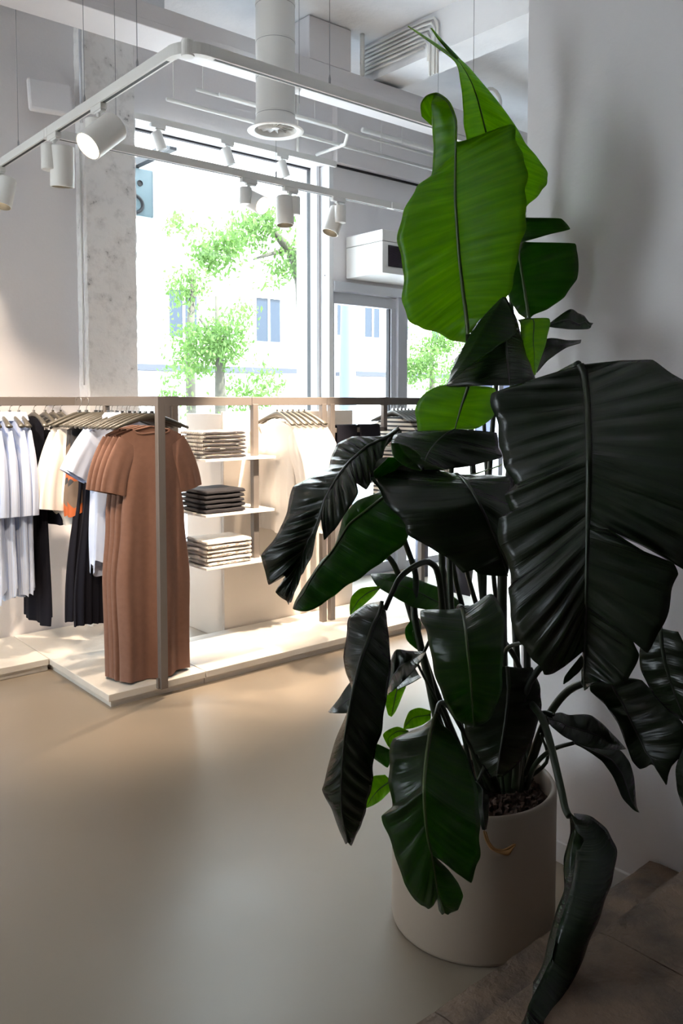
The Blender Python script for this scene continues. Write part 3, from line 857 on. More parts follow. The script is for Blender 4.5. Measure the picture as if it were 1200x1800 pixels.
# unseen track added at the left, its spots brighten the rails and shelves
tk_added = empty('lighting_track')
track_seg(tk_added, 0.45, 0.45 + 2 * TW, 1.6, 4.6)
wires(tk_added, [(0.45 + TW, 2.0), (0.45 + TW, 4.2)])
tag(tk_added, 'added white lighting track, unseen left of the picture edge', 'lighting track')
for yy, aim, lb in ((2.2, (2.0, 3.9, 0.6), 'added white fill spotlight left of the picture aimed at the brown dresses'), (3.0, (2.7, 4.2, 0.8), 'added white fill spotlight left of the picture aimed at the shelves'),
                    (3.9, (1.6, 4.9, 1.1), 'added white fill spotlight left of the picture aimed at the blue shirts')):
    spot((0.45 + TW, yy, SP), aim, 0.056, 0.18, lb, 0.02, True, 170, 48, 'y', 1)

spot((3.22, TYN, SP), (2.95, 4.15, 1.05), 0.056, 0.18, 'added white fill spotlight on the near track, hidden behind the tall leaf', 0.05, True, 900, 42, 'x', 1)  # added lamp, kept out of sight, brightens the shelves and white tops
# ================================================================ CEILING SERVICES
# round air duct with diffuser
dx, dy, dz = 2.95, 4.055, 3.10
du = empty('air_duct', (dx, dy, dz))
mb = MB()
prof = [(0.112, 0.05), (0.116, 0.06)]
z = 0.06
for s in (0.09, 0.30, 0.51, 0.72, 0.9):
    prof += [(0.116, s), (0.1175, s + 0.004), (0.1185, s + 0.012), (0.116, s + 0.015)]
o = mb.lathe(prof, (0, 0, 0), 64).build('duct_pipe', M_white, du, smooth=False); auto_smooth(o, 30)
sm = MB()
for s_ in (0.088, 0.298, 0.508, 0.718): sm.lathe([(0.1162, s_ - 0.0015), (0.1172, s_), (0.1162, s_ + 0.0015)], (0, 0, 0), 64)
sm.build('duct_seam', M_wire, o)
o = MB().lathe([(0.115, 0.085), (0.125, 0.03), (0.160, 0.006), (0.168, 0.0), (0.160, -0.004), (0.125, 0.004), (0.112, 0.03), (0.110, 0.06)], (0, 0, 0), 64).build('diffuser_ring', M_white, du); auto_smooth(o, 50)
mb = MB()
for k in range(14):
    M = Matrix.Rotation(2 * pi * k / 14, 4, 'Z') @ Matrix.Translation((0.065, 0, 0.03)) @ Matrix.Rotation(radians(35), 4, 'X')
    mb.box(-0.045, 0.045, -0.012, 0.012, -0.0015, 0.0015, 0, M)
mb.lathe([(0.001, 0.012), (0.022, 0.016), (0.024, 0.03), (0.001, 0.032)], (0, 0, 0), 20)
mb.build('diffuser_blades', M_white, du)
MB().tube([(0.10, -0.10, 0.16), (0.10, -0.10, 0.9)], 0.0016, 5).build('hanging_wire', M_wire, du)
tag(du, 'round white air duct hanging from the ceiling with a swirl diffuser', 'duct')

# white junction box and smoke detector on the ledge beam
tag(MB().box(3.40, 3.76, 4.30, 4.52, 3.722, 3.995, 0.006).build('junction_box', M_wall), 'white box fixed on the long beam right of the duct', 'box')
sd = tag(MB().lathe([(0.085, 0.0), (0.085, -0.02), (0.07, -0.045), (0.03, -0.055), (0.001, -0.055)], (3.33, 4.42, 3.578), 32, cap0=True).build('smoke_detector', M_white), 'round white smoke detector under the long beam', 'smoke detector')
auto_smooth(sd, 50)

# bundled conduits running along the cross beam, dropping to the ledge beam
cb = empty('conduit_bundle', (3.96, 4.0, 3.8))
for k in range(7):
    x = 3.985 - 0.006 * (k % 2); z = 3.965 - 0.028 * k
    y0 = 4.45; y1 = 3.72 + 0.02 * k
    pts = [(x, y0, z), (x, y1, z)]
    if k < 5:
        pts = [(x, y0, z)] + [(x, y1 + 0.06 - 0.06 * sin(a), z - 0.06 + 0.06 * cos(a)) for a in [0, .4, .8, 1.2, pi / 2]] + [(x, y1, 3.36)]
        pts = [(x, y0, z), (x, y1 + .1, z), (x, y1 + .03, z - .01), (x, y1, z - .05), (x, y1, 3.60 if k < 4 else 3.7)]
    MB().tube(pts, 0.009, 8).build('conduit', M_white, cb, smooth=True).matrix_parent_inverse = Matrix.Translation((-3.96, -4.0, -3.8))
tag(cb, 'bundle of white conduits along the cross beam, bending down at its end', 'conduit')


def pipe(pts, r, label, grp=None, name='ceiling_pipe', mt=None):
    o = MB().tube(pts, r, 10).build(name, mt or M_white, smooth=True)
    return tag(o, label, 'pipe', grp)


a = at(345, 157, z=3.55); pa = pipe([(a.x, a.y, 3.55), (a.x + 2.6, a.y, 3.55)], 0.012, 'thin white ceiling pipe left and right of the duct, upper one')
b = at(293, 174, z=3.45); pb_ = pipe([(b.x, b.y, 3.45), (b.x + 2.6, b.y, 3.45)], 0.014, 'thin white ceiling pipe left and right of the duct, lower one')
for par, q, zz in ((pa, a, 3.55), (pb_, b, 3.45)):
    for dx_ in (0.05, 1.0, 1.9):
        MB().tube([(q.x + dx_, q.y, zz), (q.x + dx_, q.y, CEIL)], 0.003, 6).build('pipe_hanger', M_white, par)
pipe([(3.0, 4.75, 3.52), (4.0, 4.75, 3.52), (4.12, 4.75, 3.50), (4.15, 4.82, 3.44), (4.15, 5.16, 3.44)], 0.014, 'bent white pipe behind the duct running to the window head')
pipe([(3.98, 5.18, 3.42), (3.98, 5.18, 3.95)], 0.012, 'vertical white pipe on the wall above the window')
for k, (u, v) in enumerate(((632, 75), (740, 110))):
    p = at(u, v, y=4.37)
pipe([(3.86, 4.30, 3.722), (3.86, 4.30, CEIL)], 0.016, 'short white drop rod beside the junction box')
pipe([(4.9, 4.1, 3.75)] + [(4.9 + 0.10 - 0.10 * cos(t), 4.1, 3.75 + 0.10 * sin(t)) for t in (.4, .8, 1.2, 1.57, 2, 2.4, 2.8)] + [(5.1, 4.1, 3.5)], 0.014, 'curved white conduit at the wall edge, near one')
pipe([(5.0, 4.25, 3.7)] + [(5.0 + 0.10 - 0.10 * cos(t), 4.25, 3.72 + 0.10 * sin(t)) for t in (.4, .8, 1.2, 1.57, 2, 2.4, 2.8)] + [(5.2, 4.25, 3.45)], 0.014, 'curved white conduit at the wall edge, far one')
pipe([(4.4, 4.9, 3.62), (6.5, 4.9, 3.62)], 0.02, 'white horizontal pipe behind the plant tip')
# thin black cable trough on top of the ledge beam
pipe([(1.5, 4.34, 3.73), (1.9, 4.36, 3.76), (2.3, 4.37, 3.73), (2.6, 4.38, 3.728)], 0.008, 'loose dark cables lying on the long beam', name='cable', mt=M_dark)
# wall conduit on the column edge and cable on it
pipe([(2.132, 4.94, 3.2), (2.132, 4.94, CEIL)], 0.009, 'grey metal conduit running up beside the rough column', mt=M_alu)
pipe([(2.140, 4.99, 1.6), (2.140, 4.99, 3.15)], 0.005, 'thin conduit down the side of the rough column')

# speaker on the left wall
spk = empty('wall_speaker', (1.93, 4.98, 3.42))
c = (at(48, 140, y=4.98), at(121, 140, y=4.98), at(125, 203, y=4.98), at(58, 204, y=4.98))
W_ = (c[1] - c[0]).length; H_ = (c[1] - c[2]).length
cc = (c[0] + c[1] + c[2] + c[3]) / 4
spk.location = cc; spk.rotation_euler = (radians(-16), radians(0), radians(-10))
MB().box(-W_ / 2, W_ / 2, -0.02, 0.02, -H_ / 2, H_ / 2, 0.015).build('speaker_front', M_wall, spk)
MB().box(-W_ / 2 + .03, W_ / 2 - .03, 0.02, 0.045, -H_ / 2 + .03, H_ / 2 - .03, 0.008).build('speaker_back', M_wall, spk)
MB().tube([(0, 0.04, 0), (0, 0.10, 0.0)], 0.012, 8).build('wall_bracket', M_wall, spk)
tag(spk, 'white rounded square wall speaker tilted down high on the left wall', 'speaker')

# air curtain above the door
p0 = at(608, 417, y=5.19); x0 = p0.x; z1 = p0.z; z0 = at(608, 490, y=5.19).z
ya = at(672, 450, x=x0).y
ac = empty('air_curtain', ((x0 + 5.3) / 2, 5.19, z0))
L = ac.location
def acb(name, mt, *a, bev=0.004):
    o = MB().box(*a, bev).build(name, mt, ac); o.matrix_parent_inverse = Matrix.Translation(-L); return o
zs_ = z0 + (z1 - z0) * 0.74
acb('lower_casing', M_white, x0, 5.45, ya, 5.19, z0, zs_ - 0.004)
acb('lid', M_white, x0, 5.45, ya, 5.19, zs_, z1)
gr = acb('intake_grille', M_gasket, x0 + 0.06, 5.39, ya - 0.006, ya + 0.002, z0 + 0.055, zs_ - 0.03, bev=0)
mb = MB()
for k in range(22):
    zz = z0 + 0.065 + (zs_ - z0 - 0.11) * k / 21
    mb.box(x0 + 0.065, 5.385, ya - 0.010, ya - 0.006, zz, zz + 0.0016)
mb.build('grille_slats', mat('dark_grille_slats', (0.08, 0.05, 0.08), 0.5), gr)
tag(ac, 'white boxy air curtain with a dark grille above the glass door', 'air curtain')

# hanging sign outside the window
s0 = at(247, 306, y=6.2); s1 = at(268, 300, y=6.2); s2 = at(268, 383, y=6.2)
sg = empty('projecting_sign', (s1.x, 6.4, s1.z))
L2 = sg.location
def sgb(name, mt, mbx):
    o = mbx.build(name, mt, sg); o.matrix_parent_inverse = Matrix.Translation(-L2); return o
sgb('sign_box', M_sign, MB().box(s1.x - 0.62, s1.x, 6.2, 6.32, s2.z, s1.z, 0.006))
sgb('sign_rim', M_alu, MB().box(s1.x, s1.x + 0.02, 6.19, 6.33, s2.z - .01, s1.z + .01, 0.003))
sgb('bracket_arm', M_gasket, MB().box(s1.x - 0.16, s1.x - 0.10, 5.62, 6.26, s1.z + 0.01, s1.z + 0.07))
sgb('bracket_post', M_gasket, MB().box(s1.x - 0.155, s1.x - 0.105, 6.23, 6.28, s1.z, s1.z + 0.09))
ct = at(247, 360, y=6.19)
pts = [(ct.x - 0.08 + 0.10 * cos(t), 6.192, ct.z + 0.075 * sin(t)) for t in [(-2.2 + 4.3 * k / 20) for k in range(21)]]
sgb('letter_stroke', M_letter, MB().tube(pts, 0.014, 8))
ct = at(246, 322, y=6.19)
sgb('letter_dot', M_letter, MB().lathe([(0.001, 0), (0.024, 0), (0.024, 0.008)], (0, 0, 0), 16, Matrix.Translation((ct.x, 6.196, ct.z)) @ Matrix.Rotation(pi / 2, 4, 'X')))
tag(sg, 'pale blue projecting sign box with a black curved letter outside the window', 'sign')

# ================================================================ THE STREET
struct(MB().box(-20, 60, 5.6, 10.5, -0.14, -0.02).box(2.5, XE, 5.2, 5.6, -0.14, -0.004).build('pavement', M_pave))
struct(MB().box(-20, 60, 10.5, 19.0, -0.24, -0.12).build('road', M_road))
struct(MB().box(-20, 60, 19.0, 60, -0.16, -0.03).build('far_pavement', M_pave))


def building(x0, x1, y0, h, label, wins, shop=True):
    o = empty('street_building', ((x0 + x1) / 2, y0, -0.03))
    L = o.location.copy()
    def p(name, mt, *a, par=None):
        q = MB().box(*a).build(name, mt, par or o)
        q.matrix_parent_inverse = Matrix.Translation(-L) if par is None else Matrix.Identity(4); return q
    p('facade', M_facade, x0, x1, y0, y0 + 6, -0.03, h)
    p('cornice', M_facade, x0 - 0.2, x1 + 0.2, y0 - 0.35, y0, h - 0.5, h - 0.1)
    for (wx, wz, ww, wh) in wins:
        f = p('window', M_fglass, wx, wx + ww, y0 - 0.03, y0 - 0.004, wz, wz + wh)
        p('window_lintel', M_facade, wx - .1, wx + ww + .1, y0 - 0.10, y0 - 0.005, wz + wh, wz + wh + 0.2)
        p('window_bar', M_facade, wx + ww * .5 - .04, wx + ww * .5 + .04, y0 - 0.06, y0 - 0.032, wz, wz + wh)
    if shop:
        p('awning', M_awn, x0 + 0.3, x1 - 0.3, y0 - 1.6, y0 - 0.04, 2.55, 2.75)
        p('shopfront', M_shop, x0 + 0.4, x1 - 0.4, y0 - 0.08, y0 - 0.004, -0.03, 2.5)
    tag(o, label, 'building')
    return o


YB = 24.0
def wn(xs, z, w, h): return [(x, z, w, h) for x in xs]
building(8.0, 19.4, YB, 9.5, 'white building across the street seen through the window left part', wn((10.0, 13.2, 16.6), 3.6, 1.0, 1.5), shop=False)
building(19.8, 27.5, YB, 12.0, 'white building with narrow dark windows behind the tree trunk', wn((20.3, 21.7, 23.3, 25.5), 4.0, 0.75, 1.9), shop=False)
building(27.9, 46.0, YB, 12.0, 'building with blue shopfront and dark awning seen through the door', wn((28.4, 30.4, 32.2, 34.0, 36.5), 4.0, 0.55, 1.7))
tag(MB().box(9.0, 17.5, YB - 1.2, YB - 0.002, 2.45, 2.62).build('shop_canopy', M_awn), 'blue grey canopy line low on the left building', 'canopy')
tag(MB().box(20.2, 27.0, YB - 1.2, YB - 0.002, 2.45, 2.60).build('shop_canopy', M_awn), 'blue grey canopy line below the narrow windows', 'canopy')

# lamp post outside the door
p = at(611, 700, y=9.0)
lp = tag(MB().lathe([(0.17, -0.02), (0.17, 0.25), (0.145, 0.3), (0.125, 1.5), (0.09, 3.6), (0.085, 6.5)], (p.x, 9.0, 0), 20, cap0=True, cap1=True).build('lamp_post', mat('pale_blue_grey_post', (0.10, 0.125, 0.16), 0.5)), 'pale blue grey tapered lamp post on the pavement outside the door', 'lamp post')
auto_smooth(lp, 40)
# dark planter outside
p = at(803, 1052, z=0)
pl = tag(MB().lathe([(0.10, 0.0), (0.135, 0.36), (0.14, 0.37), (0.125, 0.37), (0.12, 0.30)], (at(803, 1050, z=0).x, at(803, 1050, z=0).y, 0), 32, cap0=True, cap1=True).build('dark_planter', mat('dark_grey_planter', (0.05, 0.05, 0.07), 0.5)), 'dark grey round planter standing behind the plant stalks near the door', 'planter')
auto_smooth(pl, 40)
p = at(741, 1012, z=0)
ub = tag(MB().lathe([(0.055, 0.0), (0.055, 0.45), (0.05, 0.455)], (p.x, p.y, -0.003), 24, cap0=True, cap1=True).build('umbrella_bin', mat('grey_steel_bin', (0.14, 0.14, 0.18), 0.35, metal=0.6)), 'slim grey steel cylinder by the door behind the plant', 'bin')
auto_smooth(ub, 40)


M_leafo = bpy.data.materials.new('sunlit_tree_leaf'); M_leafo.use_nodes = True
n = M_leafo.node_tree; b = n.nodes['Principled BSDF']; b.inputs['Base Color'].default_value = (0.09, 0.17, 0.045, 1); b.inputs['Roughness'].default_value = 0.6
tr = n.nodes.new('ShaderNodeBsdfTranslucent'); tr.inputs[0].default_value = (0.11, 0.22, 0.04, 1)
mx = n.nodes.new('ShaderNodeMixShader'); mx.inputs[0].default_value = 0.45
n.links.new(b.outputs[0], mx.inputs[1]); n.links.new(tr.outputs[0], mx.inputs[2]); n.links.new(mx.outputs[0], n.nodes['Material Output'].inputs[0])


def street_tree(base, branches, blobs, label, nleaf, seed, ls=0.16):
    """trunk and limbs as one skinned mesh, foliage as one leafy mesh; blobs=(centre, radii)"""
    rnd = random.Random(seed)
    o = empty('street_tree', base); L = Vector(base)
    mb = MB()
    for pts, rr in branches: mb.tube([Vector(q) - L for q in pts], rr, 8)
    mb.build('trunk', M_bark, o, smooth=True)
    fb = MB(); bm = fb.bm
    tot = sum(r.x * r.z for _, r in [(c, Vector(r)) for c, r in blobs])
    for c, r in blobs:
        r = Vector(r); c = Vector(c)
        for _ in range(int(nleaf * r.x * r.z / tot)):
            while True:
                q = Vector((rnd.uniform(-1, 1), rnd.uniform(-1, 1), rnd.uniform(-1, 1)))
                if q.length < 1: break
            # clumps
            q = Vector((q.x * r.x, q.y * r.y, q.z * r.z)) + c
            if sin(q.x * 3.1 + seed) * sin(q.z * 3.7 + q.y) + rnd.uniform(-.5, .5) < 0.3: continue
            e = Euler((rnd.uniform(0, 6.3), rnd.uniform(0, 6.3), rnd.uniform(0, 6.3))).to_matrix()
            s = ls * rnd.uniform(.6, 1.2)
            vs = [bm.verts.new(q - L + e @ Vector(v)) for v in ((-s, 0, 0), (-s * .2, -s * .45, s * .1), (s, 0, 0), (-s * .2, s * .45, s * .1))]
            bm.faces.new(vs)
    fb.build('foliage', M_leafo, o, fix=False)
    return tag(o, label, 'tree')


TY = 14.0
P = lambda u, v, y=TY: at(u, v, y=y)
t0 = P(543, 700); g = Vector((t0.x, TY, -0.1))
street_tree(g, [([g, P(543, 700), P(540, 600), P(534, 505), P(527, 470)], [.30, .26, .22, .19, .16]),
                ([P(527, 470), P(512, 445), P(497, 425), P(478, 404)], [.15, .12, .10, .06]),
                ([P(527, 470), P(534, 445), P(540, 400)], [.12, .09, .05]),
                ([P(497, 440), P(470, 448), P(445, 456)], [.05, .04, .02])],
            [(P(370, 410), (0.9, .8, .55)), (P(430, 410), (1.3, .9, .5)), (P(490, 425), (1.6, 1, .7)), (P(545, 420), (1.2, 1, 1.0)), (P(455, 460), (1.3, .9, .6)), (P(385, 440), (.6, .6, .5)), (P(520, 400), (1.2, .9, .5))],
            'street tree with a forked trunk and bright green leaves at the window right side', 12000, 3, 0.07)
g = Vector((P(385, 700, 11.5).x, 11.5, -0.1))
Q = lambda u, v: at(u, v, y=11.5)
street_tree(g, [([g, Q(387, 690), Q(385, 600), Q(380, 520)], [.10, .09, .06, .03]), ([Q(385, 610), Q(410, 560)], [.04, .02]), ([Q(385, 600), Q(350, 560)], [.04, .02])],
            [(Q(380, 575), (.9, .8, .6)), (Q(370, 630), (1.0, .9, .6)), (Q(395, 670), (1.1, .9, .6)), (Q(420, 590), (.6, .6, .5)), (Q(370, 710), (.9, .9, .5))],
            'young bushy street tree with pale green leaves in the middle of the window', 13000, 5, 0.05)
R_ = lambda u, v: at(u, v, y=17.5)
g = Vector((R_(335, 480).x, 17.5, -0.1))
street_tree(g, [([g, R_(333, 600), R_(340, 480)], [.14, .11, .06])], [(R_(330, 485), (.6, .6, .9)), (R_(300, 395), (.35, .3, .3)), (R_(350, 420), (.4, .4, .4))], 'thin tree with sparse yellow green leaves at the window left side', 2600, 8, 0.07)
g = Vector((R_(760, 640).x, 17.5, -0.1))
street_tree(g, [([g, R_(760, 700), R_(758, 620)], [.12, .1, .06])], [(R_(755, 610), (1.3, 1, .8)), (R_(775, 650), (1.6, 1, .8)), (R_(725, 660), (.9, .8, .5)), (R_(800, 620), (1.2, .9, .7))], 'leafy tree seen through the glass right of the door', 12000, 9, 0.07)
# ================================================================ POT AND PLANT
PCX, PCY, PR, PH = 1.808, 1.528, 0.235, 0.41
pot = empty('plant_pot', (PCX, PCY, 0))
prof = [(0.001, 0.0), (PR - 0.012, 0.0), (PR - 0.003, 0.004), (PR, 0.014), (PR, PH - 0.010), (PR - 0.004, PH - 0.002), (PR - 0.010, PH), (PR - 0.016, PH - 0.003), (PR - 0.019, PH - 0.012), (PR - 0.019, PH - 0.12)]
o = MB().lathe(prof, (0, 0, 0), 96).build('pot_body', M_pot, pot); auto_smooth(o, 50)
rows = []
rnd = random.Random(4)
for j in range(20):
    r = (PR - 0.021) * j / 19
    rows.append([Vector((r * cos(2 * pi * k / 60), r * sin(2 * pi * k / 60), PH - 0.055 + 0.03 * (1 - j / 19) + rnd.uniform(-.006, .006))) for k in range(60)])
rows[0] = [Vector((0.0005 * cos(2 * pi * k / 60), 0.0005 * sin(2 * pi * k / 60), PH - 0.02)) for k in range(60)]
mb = MB(); mb.grid(rows, wrap=True)
for _ in range(420):
    a = rnd.uniform(0, 2 * pi); r = (PR - 0.035) * sqrt(rnd.random()); s = rnd.uniform(.005, .012)
    M = Matrix.Translation((r * cos(a), r * sin(a), PH - 0.045 + 0.02 * (1 - r / PR))) @ Euler((rnd.uniform(0, 6), rnd.uniform(0, 6), 0)).to_matrix().to_4x4()
    mb.box(-s, s, -s * .6, s * .6, -s * .35, s * .35, 0, M)
mb.build('soil', M_soil, pot)
tag(pot, 'large round cream ceramic pot holding the tall plant beside the steps', 'plant pot')


def leaf_mat(name, top, trans, fac, rough, rib=38):
    mt = mat(name, top, rough, spec=0.5, coat=0.15)
    n = mt.node_tree; b = n.nodes['Principled BSDF']; b.inputs['Coat Roughness'].default_value = 0.3
    uv = n.nodes.new('ShaderNodeUVMap'); 
    mp = n.nodes.new('ShaderNodeMapping'); mp.inputs['Scale'].default_value = (1.5, 60, 1)
    nz = n.nodes.new('ShaderNodeTexNoise'); nz.inputs['Scale'].default_value = 1.0; nz.inputs['Detail'].default_value = 3
    bp = n.nodes.new('ShaderNodeBump'); bp.inputs['Strength'].default_value = 0.8; bp.inputs['Distance'].default_value = 0.005
    n.links.new(uv.outputs[0], mp.inputs[0]); n.links.new(mp.outputs[0], nz.inputs[0]); n.links.new(nz.outputs['Fac'], bp.inputs['Height']); n.links.new(bp.outputs[0], b.inputs['Normal'])
    r = n.nodes.new('ShaderNodeValToRGB')
    r.color_ramp.elements[0].position = 0.3; r.color_ramp.elements[0].color = (top[0] * .75, top[1] * .75, top[2] * .75, 1)
    r.color_ramp.elements[1].position = 0.7; r.color_ramp.elements[1].color = (*top, 1)
    n.links.new(nz.outputs['Fac'], r.inputs[0]); n.links.new(r.outputs[0], b.inputs['Base Color'])
    tr = n.nodes.new('ShaderNodeBsdfTranslucent'); 
    r2 = n.nodes.new('ShaderNodeValToRGB')
    r2.color_ramp.elements[0].position = 0.3; r2.color_ramp.elements[0].color = (trans[0] * .6, trans[1] * .7, trans[2] * .6, 1)
    r2.color_ramp.elements[1].position = 0.7; r2.color_ramp.elements[1].color = (*trans, 1)
    n.links.new(nz.outputs['Fac'], r2.inputs[0]); n.links.new(r2.outputs[0], tr.inputs[0])
    mx = n.nodes.new('ShaderNodeMixShader'); mx.inputs[0].default_value = fac
    n.links.new(b.outputs[0], mx.inputs[1]); n.links.new(tr.outputs[0], mx.inputs[2]); n.links.new(mx.outputs[0], n.nodes['Material Output'].inputs[0])
    return mt


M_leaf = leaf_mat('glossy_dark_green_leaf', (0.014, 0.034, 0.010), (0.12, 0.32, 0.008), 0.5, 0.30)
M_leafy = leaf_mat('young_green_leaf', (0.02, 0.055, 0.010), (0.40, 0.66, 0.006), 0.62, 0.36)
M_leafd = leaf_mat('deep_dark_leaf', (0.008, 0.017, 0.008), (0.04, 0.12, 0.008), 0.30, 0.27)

PL = empty('bird_of_paradise_plant', (PCX, PCY, PH - 0.03))
tag(PL, 'tall potted plant with huge torn dark green banana-like leaves', 'plant')
PLI = Matrix.Translation(-PL.location)


def leaf(origin, scale, stn, d, dl=0.0, dr=0.0, mt=None, arch=0.0, rib=1.0, corr=0.004, freq=26, k=8, extra=None, ribw=0.006, tens=0.4):
    """blade traced station by station (left edge, midrib, right edge); d = distances along the blade, dl / dr = how far the edges lie nearer (-) or farther (+)"""
    S = []
    n = len(stn)
    for i, s in enumerate(stn):
        t = i / (n - 1)
        dm = lerpk([(q[0], q[1]) for q in d], t) if isinstance(d, (list, tuple)) else d
        l = lerpk([(q[0], q[1]) for q in dl], t) if isinstance(dl, (list, tuple)) else dl
        r = lerpk([(q[0], q[1]) for q in dr], t) if isinstance(dr, (list, tuple)) else dr
        px = [origin[j % 2] + s[j] / scale for j in range(6)]
        S.append((px[0], px[1], dm + l, px[2], px[3], dm, px[4], px[5], dm + r))
    Sm = catmull(S, k, tens)
    nn = len(Sm); NA = 9
    rows = []; mids = []
    length = 0; pm = None
    for i, s in enumerate(Sm):
        t = i / (nn - 1)
        Lp = at(s[0], s[1], d=s[2]); Mp = at(s[3], s[4], d=s[5]); Rp = at(s[6], s[7], d=s[8])
        if pm is not None: length += (Mp - pm).length
        pm = Mp; mids.append(Mp)
        row = []
        for side, E in ((-1, Lp), (1, Rp)):
            v = (E - Mp) * (1 + 0.022 * sin(length * 47 + side * 1.7) + 0.014 * sin(length * 101 + side)); w_ = v.length
            seg = []
            for q in range(1, NA + 1):
                f = q / NA
                p = Mp + v * f
                bul = arch * w_ * sin(pi * min(1, f * 0.9)) + corr * sin(length * freq * 2 * pi / 1.0 + side) * sin(pi * min(1, f * 1.0)) * min(1, w_ / 0.06) - 0.05 * w_ * sin(pi * min(1, f * 2)) * 0.3
                seg.append(p - FC * bul)
            row.append(seg)
        rows.append(row[0][::-1] + [Mp] + row[1])
    mb = MB(); bm = mb.bm
    uvl = bm.loops.layers.uv.new('UVMap')
    vv = [[bm.verts.new(p) for p in r] for r in rows]
    W2 = 2 * NA + 1
    for i in range(nn - 1):
        for j in range(W2 - 1):
            try: f = bm.faces.new((vv[i][j], vv[i][j + 1], vv[i + 1][j + 1], vv[i + 1][j]))
            except ValueError: continue
            for lp, (a, b) in zip(f.loops, ((i, j), (i, j + 1), (i + 1, j + 1), (i + 1, j))):
                lp[uvl].uv = (b / (W2 - 1), a / (nn - 1) * max(0.2, length * 1.6))
    o = mb.build('leaf', mt or M_leaf, PL, smooth=True, fix=False)
    o.matrix_parent_inverse = PLI
    sm = o.modifiers.new('blade_thickness', 'SOLIDIFY'); sm.thickness = 0.0012; sm.offset = 0
    if rib and length > 0.08:
        a = max(0, 0); pts = mids[a::2]
        if len(pts) > 2:
            rr = [ribw * rib * (1 - 0.8 * i / (len(pts) - 1)) for i in range(len(pts))]
            m = MB().tube(pts, rr, 8, flat=0.8).build('midrib', M_rib if mt is not M_leafd else M_stem, o, smooth=True)
    return o, mids


def stalk(pts, r0, r1, mt=None):
    """pts: (u, v, distance)"""
    P_ = catmull([tuple(at(u, v, d=dd)) for u, v, dd in pts], 6, 0.5)
    n_ = len(P_)
    o = MB().tube(P_, [r0 + (r1 - r0) * i / (n_ - 1) for i in range(n_)], 10).build('leaf_stalk', mt or M_stem, PL, smooth=True)
    o.matrix_parent_inverse = PLI
    return o


def stn(*a): return list(a)
Z1 = ((680, 30), 2.687)
ZH = ((820, 600), 2.903)
ZM = ((440, 560), 2.3077)
ZO = ((540, 960), 2.6476)
ZR = ((960, 1150), 5.0)
ZI = ((800, 1100), 2.5725)
# A tall backlit leaf at the top
leaf(*Z1, stn((372, 1540, 382, 1500, 395, 1490), (300, 1525, 378, 1450, 440, 1428), (225, 1482, 370, 1380, 520, 1375), (150, 1470, 360, 1310, 570, 1310),
     (98, 1430, 352, 1240, 600, 1220), (78, 1330, 343, 1160, 628, 1100), (72, 1200, 335, 1060, 648, 980), (55, 1060, 328, 960, 660, 850), (75, 920, 322, 860, 655, 740),
     (135, 815, 322, 770, 635, 640), (165, 780, 323, 700, 610, 560), (210, 745, 324, 640, 570, 512), (216, 650, 325, 600, 335, 590), (217, 520, 326, 500, 330, 490),
     (205, 410, 290, 405, 296, 402), (207, 400, 232, 362, 240, 360), (209, 440, 185, 375, 186, 372), (210, 495, 160, 415, 159, 412), (211, 515, 165, 470, 164, 470)),
     [(0, 2.42), (.5, 2.36), (1, 2.30)], 0.05, [(0, -.02), (.4, -0.10), (1, -.02)], M_leafy, arch=0.06, corr=0.003, freq=30, rib=1.2)
# B pointed leaf behind it
leaf(*Z1, stn((560, 1000, 575, 1000, 600, 1000), (480, 850, 545, 850, 665, 888), (420, 760, 520, 760, 730, 822), (390, 680, 500, 670, 762, 770), (374, 580, 470, 560, 720, 680),
     (362, 480, 445, 460, 650, 590), (355, 390, 420, 370, 560, 450), (345, 290, 388, 290, 445, 305), (320, 212, 332, 205, 355, 208), (215, 130, 222, 128, 228, 122), (98, 45, 100, 44, 102, 44)),
     [(0, 2.58), (1, 2.48)], -0.05, 0.03, M_leafy, arch=0.05, corr=0.002)
leaf(*Z1, stn((325, 205, 338, 195, 352, 205), (285, 160, 300, 165, 310, 160), (240, 105, 247, 105, 262, 110), (203, 50, 206, 52, 212, 52)), 2.49, 0, 0.01, M_leafy, rib=0, corr=0)
# C broad leaf right of A
leaf(*Z1, stn((665, 1432, 672, 1432, 682, 1408), (620, 1400, 662, 1370, 760, 1380), (590, 1350, 652, 1310, 840, 1322), (560, 1290, 643, 1250, 888, 1240), (560, 1200, 634, 1200, 897, 1120),
     (560, 1150, 627, 1150, 885, 1070), (560, 1100, 622, 1110, 665, 1062), (560, 1050, 612, 1060, 655, 1058), (560, 1020, 608, 1030, 765, 1026), (560, 1000, 606, 1005, 862, 1003), (560, 980, 604, 980, 820, 953), (560, 950, 600, 950, 655, 949)),
     2.53, 0.02, [(0, 0), (1, -.06)], M_leaf, arch=0.08, corr=0.003, tens=0.2)
# D glossy hanging leaf under A, and its folded-back face
leaf(*Z1, stn((540, 1328, 550, 1325, 562, 1328), (440, 1430, 552, 1400, 610, 1420), (380, 1520, 557, 1470, 632, 1500), (335, 1600, 562, 1550, 650, 1570), (305, 1670, 568, 1620, 672, 1640),
     (283, 1738, 575, 1700, 700, 1712), (340, 1748, 577, 1740, 695, 1722)), [(0, 2.34), (1, 2.12)], 0.10, 0.05, M_leafd, arch=0.12, corr=0.010, freq=4, rib=0.8)
leaf(*Z1, stn((535, 1330, 548, 1326, 560, 1335), (455, 1415, 500, 1400, 600, 1420), (395, 1500, 450, 1480, 600, 1500), (345, 1590, 400, 1570, 500, 1570), (305, 1670, 345, 1650, 400, 1640), (284, 1735, 290, 1725, 300, 1722)),
     [(0, 2.33), (1, 2.10)], 0.02, -0.01, M_leaf, corr=0.003, rib=0)
